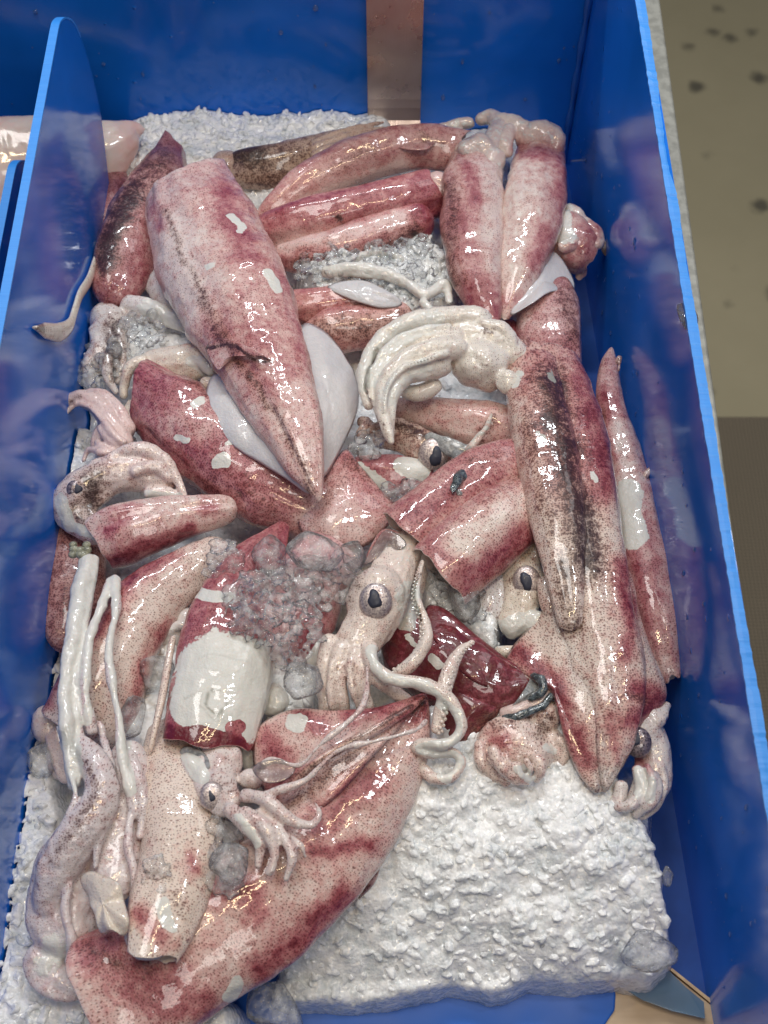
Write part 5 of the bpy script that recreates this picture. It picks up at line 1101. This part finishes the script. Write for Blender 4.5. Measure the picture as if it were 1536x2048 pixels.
s.build('white squid flesh showing through the ice left of the head with the large golden eye', soft=(0, 0.0, 0.8, 0.0), color=WHITE)

# --- pale arms and tentacles, lower left
s = Squid()
s.body([(215, 1600, 3.0, 40), (180, 1670, 3.0, 62), (145, 1740, 2.6, 74), (125, 1810, 2.2, 72), (130, 1870, 1.8, 64), (130, 1920, 1.4, 44)], flat=0.55)
s.body([(255, 1480, 3.2, 26), (258, 1540, 3.4, 44), (252, 1610, 3.4, 54), (240, 1690, 3.2, 56), (235, 1760, 3.2, 50), (250, 1800, 3.2, 34)], flat=0.6)
s.arm([(112, 1450, 3.8, 3), (130, 1472, 4.2, 14), (165, 1500, 4.6, 26), (196, 1545, 4.9, 33), (200, 1600, 4.9, 38), (165, 1660, 4.6, 42), (125, 1720, 4.0, 44), (100, 1780, 3.2, 36), (95, 1840, 2.4, 26)])
s.arm([(178, 1110, 3.2, 20), (160, 1190, 4.2, 19), (145, 1280, 4.8, 17), (130, 1370, 5.0, 15), (132, 1450, 5.0, 15), (145, 1530, 4.8, 17), (150, 1580, 4.6, 12)])
s.arm([(188, 1110, 3.2, 13), (172, 1210, 4.2, 12), (158, 1320, 4.7, 11), (152, 1420, 4.7, 11), (160, 1480, 4.5, 10)])
s.arm([(225, 1155, 3.6, 9), (200, 1220, 4.5, 10), (178, 1290, 4.9, 10), (170, 1370, 5.0, 11), (178, 1430, 4.6, 12), (185, 1470, 4.2, 11)])
s.arm([(230, 1150, 3.7, 10), (232, 1220, 4.5, 10), (218, 1290, 5.0, 9), (225, 1370, 5.1, 9), (238, 1440, 5.0, 9), (245, 1510, 4.8, 12), (262, 1580, 4.6, 14), (272, 1640, 4.2, 14)])
s.arm([(255, 1500, 4.4, 14), (275, 1550, 4.4, 15), (285, 1610, 4.2, 12), (280, 1680, 4.0, 8)]); s.arm([(185, 1450, 3.6, 8), (200, 1450, 3.9, 8), (208, 1480, 3.6, 7)])
s.arm([(205, 1470, 3.9, 7), (222, 1540, 4.6, 9), (216, 1620, 4.8, 9), (196, 1690, 4.5, 7), (190, 1740, 4.2, 3)], suck=0.8); s.arm([(120, 1480, 4.0, 5), (140, 1540, 4.9, 7), (150, 1600, 5.2, 7), (120, 1670, 4.9, 7), (92, 1740, 4.0, 5)])
s.arm([(262, 1620, 4.4, 9), (256, 1690, 4.4, 10), (268, 1750, 4.2, 7), (262, 1790, 4.0, 3)]); s.arm([(140, 1760, 3.9, 9), (130, 1820, 3.4, 10), (142, 1880, 2.8, 9), (130, 1930, 2.2, 5)])
s.body([(110, 1890, 1.6, 54), (90, 1935, 1.4, 44), (120, 1965, 1.2, 34), (170, 1985, 1.0, 24)], flat=0.5)
s.arm([(75, 1905, 2.0, 16), (60, 1935, 1.6, 14), (70, 1962, 1.4, 10)])
s.build('greyish white squid with a thick twisted arm and long ribbon tentacles', soft=(0.10, 0.12, 0.05, 0.50), color=(0.80, 0.75, 0.74), voxel=0.0008,
    strokes=[('b', 26, 0.95, [(178, 1110), (150, 1250), (130, 1400), (140, 1560)]), ('b', 13, 0.8, [(230, 1160), (222, 1300), (240, 1440), (262, 1580)]), ('b', 11, 0.8, [(225, 1155), (185, 1280), (175, 1440)]), ('d', 12, 0.6, [(130, 1470), (180, 1530), (190, 1590), (150, 1650), (100, 1720)]), ('b', 34, 0.35, [(200, 1720), (160, 1850), (110, 1900)]), ('o', 26, 0.6, [(255, 1600)]), ('d', 14, 0.35, [(70, 1740), (65, 1830)]), ('b', 30, 0.6, [(110, 1895), (90, 1930)]), ('o', 40, 0.06, [(200, 1760), (110, 1890), (100, 1960)])])
s = Squid()
s.fin([(158, 1758, 4.2), (178, 1742, 4.8), (205, 1750, 5.1), (238, 1768, 5.4), (250, 1802, 5.0), (262, 1840, 5.4), (252, 1872, 4.9), (228, 1862, 5.2), (206, 1868, 4.6), (190, 1828, 4.9), (176, 1800, 4.3)], thick=0.003, dome=0.003, wav=0.005, seed=4)
s.build('cream flap of squid flesh lying over the lower left heap', (0.0, 0.06, 0.35, 0.12), color=CREAM)

# --- loose tissue
def tissue(name, pts, mat, label, cat, **k):
    P, F, _ = sheet_geo(pts, **k); return tag(mesh_object(name, P, F, mat), label, cat)
tissue('membrane', [(770, 1062, 4.4), (800, 1072, 4.6), (812, 1090, 4.6), (785, 1105, 4.4), (752, 1118, 4.0), (728, 1128, 3.8), (745, 1095, 4.0)], M_MEMB, 'clear ribbed membrane poking from the open end of the magenta folded squid', 'membrane', thick=0.0008, wav=0.003, seed=3)
tissue('membrane', [(1055, 1368, 2.9), (1075, 1335, 3.2), (1098, 1322, 3.2), (1112, 1350, 3.0), (1118, 1375, 2.8), (1095, 1400, 2.8), (1060, 1420, 2.6), (1010, 1432, 2.6), (1030, 1405, 3.0)], M_TISSUE, 'crumpled grey membrane at the torn end of the wine red squid', 'membrane', thick=0.0014, wav=0.007, seed=5)
P, F, _ = join([tube_geo([(1060, 1350, 3.1, 8), (1085, 1362, 3.4, 9), (1082, 1385, 3.3, 8), (1055, 1400, 3.0, 7)], flat=0.8, n=14, wob=0.25, wfreq=200), tube_geo([(1000, 1440, 2.6, 7), (1040, 1430, 3.0, 9), (1085, 1412, 3.0, 8), (1108, 1385, 2.9, 6)], flat=0.6, n=14, wob=0.2, wfreq=200)])
tag(mesh_object('squid_gut', P, F, M_DARKGUT), 'blackish strands inside the grey membrane of the wine red squid', 'squid gut')
tissue('membrane', [(365, 1492, 3.9), (400, 1500, 4.2), (420, 1530, 4.4), (400, 1552, 4.2), (372, 1545, 3.9), (355, 1515, 3.7)], M_TISSUE, 'pale translucent tissue hanging from the rim of the half skinned squid', 'membrane', thick=0.0012, wav=0.004, seed=8)
tissue('membrane', [(905, 1090, 2.6), (880, 1120, 3.0), (900, 1160, 2.8), (940, 1190, 2.4), (970, 1170, 2.2), (950, 1120, 2.4)], M_TISSUE, 'bluish translucent tissue in the gap under the folded squid', 'membrane', thick=0.0012, wav=0.005, seed=9)
tissue('membrane', [(505, 1540, 5.0), (520, 1524, 5.4), (560, 1518, 5.4), (590, 1535, 5.2), (570, 1560, 5.2), (530, 1565, 5.2)], M_MEMB, 'clear looped film beside the tangled thin arms on the widest squid', 'membrane', thick=0.0008, wav=0.003, seed=10)
o = join([tube_geo([(905, 900, 3.2, 10), (930, 925, 3.4, 16), (960, 935, 3.4, 14), (940, 960, 4.4, 12), (915, 990, 5.0, 8)], flat=0.4, n=16, wob=0.25, wfreq=160), tube_geo([(850, 870, 2.8, 8), (890, 890, 3.0, 16), (930, 905, 3.0, 20), (990, 925, 2.8, 10)], flat=0.4, n=16, wob=0.2, wfreq=160)])
tag(mesh_object('squid_gut', o[0], o[1], M_TISSUE), 'bluish grey wet gut strands draped over the magenta squid in the centre', 'squid gut')
P, F, _ = tube_geo([(940, 935, 4.6, 10), (925, 950, 5.0, 12), (912, 965, 5.4, 11), (905, 985, 5.5, 5)], flat=0.5, n=16, wob=0.3, wfreq=200)
tag(mesh_object('squid_gut', P, F, M_DARKGUT), 'dark slate end of gut resting on the magenta squid', 'squid gut')
o = join([blob_geo(160 + 14 * math.cos(k * 1.3), 1100 + 12 * math.sin(k * 2.1), 3.6, 11, 9, 8, wob=0.3, seed=k) for k in range(8)])
tag(mesh_object('mud_lump', o[0], o[1], simple('grey_green_mud', (0.36, 0.36, 0.26), 0.4, coat=0.6, nscale=500, col2=(0.16, 0.16, 0.11), bs=0.9)), 'small grey green lump stuck at the top of the wide white tentacle', 'lump')
# strip of skin stuck to the divider
def dv(u, v, off=0.0025): return on_plane(u, v, -0.208 + off)
A = spline(np.array([dv(u, v) for u, v in ((205, 490), (192, 520), (178, 560), (160, 590), (150, 620), (140, 650), (120, 664), (95, 662), (70, 655))]), 80)
Wd = np.interp(np.linspace(0, 1, 80), [0, .2, .5, .75, .9, 1], [0.0035, 0.0048, 0.0042, 0.0062, 0.005, 0.001]); Tn = nrm(np.gradient(A, axis=0)); Sn = nrm(np.cross(Tn, [1, 0, 0])); V = []; F = []
for i in range(80):
    for t in np.linspace(0, 2 * math.pi, 12, endpoint=False): V.append(A[i] + Sn[i] * math.cos(t) * Wd[i] + np.array([1, 0, 0]) * math.sin(t) * 0.0018)
for i in range(79):
    for j in range(12): F.append((i * 12 + j, i * 12 + (j + 1) % 12, (i + 1) * 12 + (j + 1) % 12, (i + 1) * 12 + j))
F += [tuple(range(12)), tuple(range(948, 960))]
o = mesh_object('squid_scrap', V, F, M_SKIN); paint(o, np.array(V), flatuv(np.array(V)), (0.05, 0.05, 0.4, 0.1), None, [('d', 16, 1.0, [(78, 656)]), ('b', 20, 0, [(78, 656), (130, 664)])]); o.color = (*CREAM, 1)
tag(o, 'thin pale strip of squid with black tip stuck on the tall divider', 'squid scrap')
# small scrap on the wall top
c = on_plane(1366, 640, WA, WB) + [0, 0, 0.002]
P = np.array([c + [-0.003, 0.008, 0.001], c + [0.004, 0.005, 0.003], c + [0.007, -0.004, 0.003], c + [0.003, -0.012, 0.001], c + [-0.002, -0.003, 0.0]])
P = spline(P, 30, closed=True); n = 30; V = np.vstack([P, P + [0, 0, 0.0012]]); F = [tuple(range(n)), tuple(range(2 * n - 1, n - 1, -1))] + [(i, (i + 1) % n, n + (i + 1) % n, n + i) for i in range(n)]
tag(mesh_object('film_scrap', V, F, M_MEMB), 'shred of clear film stuck on the sawn edge of the right wall', 'film scrap')

# --- pink fish beyond the divider
P, F, _ = tube_geo([(290, 258, 1.6, 4, .8), (268, 262, 1.6, 22, .7), (240, 282, 1.5, 46, .6), (190, 308, 1.2, 74, .5), (110, 330, 1.0, 98, .5), (30, 350, 0.8, 110, .5), (-60, 370, 0.8, 120, .5), (-200, 400, 0.8, 100, .5)], n=48, wob=0.02)
m, nt, p = newmat('pink_fish_skin'); tc = N(nt, 'ShaderNodeTexCoord').outputs['Object']
n1 = noise(nt, tc, 22, 4, .6)
lk(nt, ramp(nt, n1, [(0.3, (0.80, 0.72, 0.68)), (0.5, (0.84, 0.62, 0.57)), (0.72, (0.75, 0.36, 0.30))]), p.inputs['Base Color']); p.inputs['Roughness'].default_value = 0.3; p.inputs['Coat Weight'].default_value = 1; p.inputs['Coat Roughness'].default_value = .06
p.inputs['Subsurface Weight'].default_value = .2; p.inputs['Subsurface Scale'].default_value = .004; lk(nt, bump(nt, noise(nt, tc, 240, 3), .4, .001), p.inputs['Normal'])
f = mesh_object('fish', P, F, m); tag(f, 'pale pink fish lying beyond the tall divider with its blunt end sticking out', 'fish')

# ------------------------------------------------------------------ ice lying on top of the squids
ice_patch([(440, 1190), (480, 1150), (560, 1140), (620, 1160), (640, 1200), (640, 1290), (600, 1340), (560, 1340), (520, 1290), (450, 1260)], 4.6, 1.2, 480)
ice_patch([(560, 1120), (640, 1120), (720, 1110), (720, 1170), (660, 1220), (590, 1210)], 3.6, 1.0, 260)
ice_patch([(425, 1080), (470, 1090), (495, 1140), (470, 1180), (420, 1170)], 3.8, 0.8, 130)
ice_patch([(415, 1650), (450, 1620), (480, 1680), (495, 1740), (470, 1790), (420, 1780), (410, 1720)], 3.8, 1.2, 160, 0.0015, 0.006)
ice_patch([(290, 1710), (340, 1740), (330, 1790), (285, 1760)], 5.0, 0.4, 50)
ice_patch([(690, 900), (740, 850), (770, 880), (760, 920)], 2.4, 0.8, 70)
ice_patch([(755, 970), (860, 960), (850, 1000), (790, 1000)], 2.6, 0.8, 110)
ice_patch([(600, 480), (690, 480), (850, 470), (880, 520), (870, 600), (760, 600), (700, 570), (590, 560)], 1.8, 0.9, 420)
ice_patch([(200, 640), (320, 620), (340, 680), (260, 740), (190, 790), (150, 760)], 1.6, 0.9, 260)
ice_patch([(860, 1130), (960, 1150), (980, 1250), (900, 1220), (850, 1180)], 2.4, 0.8, 130)
chunk(624, 1104, 5.0, 64, 40, 34, 'rounded clear ice chunk, the widest, lying above the crushed ice in the centre', -5, 1.0)
chunk(540, 1114, 4.6, 38, 46, 34, 'wedge of clear ice left of the widest ice chunk', 25, 2.0)
chunk(706, 1110, 4.4, 24, 34, 24, 'small ice chunk between the widest chunk and the folded magenta squid', 0, 3.0)
chunk(602, 1362, 4.4, 42, 46, 36, 'grey ice chunk left of the arms below the large golden eye', 10, 4.0)
chunk(462, 1725, 5.2, 42, 40, 34, 'knobbly ice chunk between the widest squid and the beige dotted one', 30, 5.0)
chunk(272, 1430, 2.4, 26, 62, 30, 'dark elongated ice chunk right of the long curved beige squid', -12, 6.0)
chunk(318, 1350, 1.8, 40, 44, 30, 'dull ice chunk in the hollow above the elongated one', 20, 7.0)
chunk(930, 1200, 3.2, 36, 50, 28, 'frosty ice chunk under the folded magenta squid near the small head', -20, 8.0)
chunk(1338, 1745, 0.6, 12, 50, 16, 'glassy curved ice sliver standing at the right end of the ice heap', -14, 9.0)
chunk(1290, 1905, 1.4, 62, 42, 34, 'broad clear ice piece at the front right corner of the ice heap', 0, 10.0)
chunk(540, 2010, -1.0, 70, 44, 34, 'smooth clear ice piece at the front, beside the widest squid', -20, 11.0)
chunk(85, 1520, 0.6, 44, 36, 30, 'bluish ice chunk beside the divider at the lower left', 0, 12.0)
chunk(230, 700, 2.4, 20, 16, 14, 'small clear ice bit right of the brown blotched head by the divider', 0, 13.0)
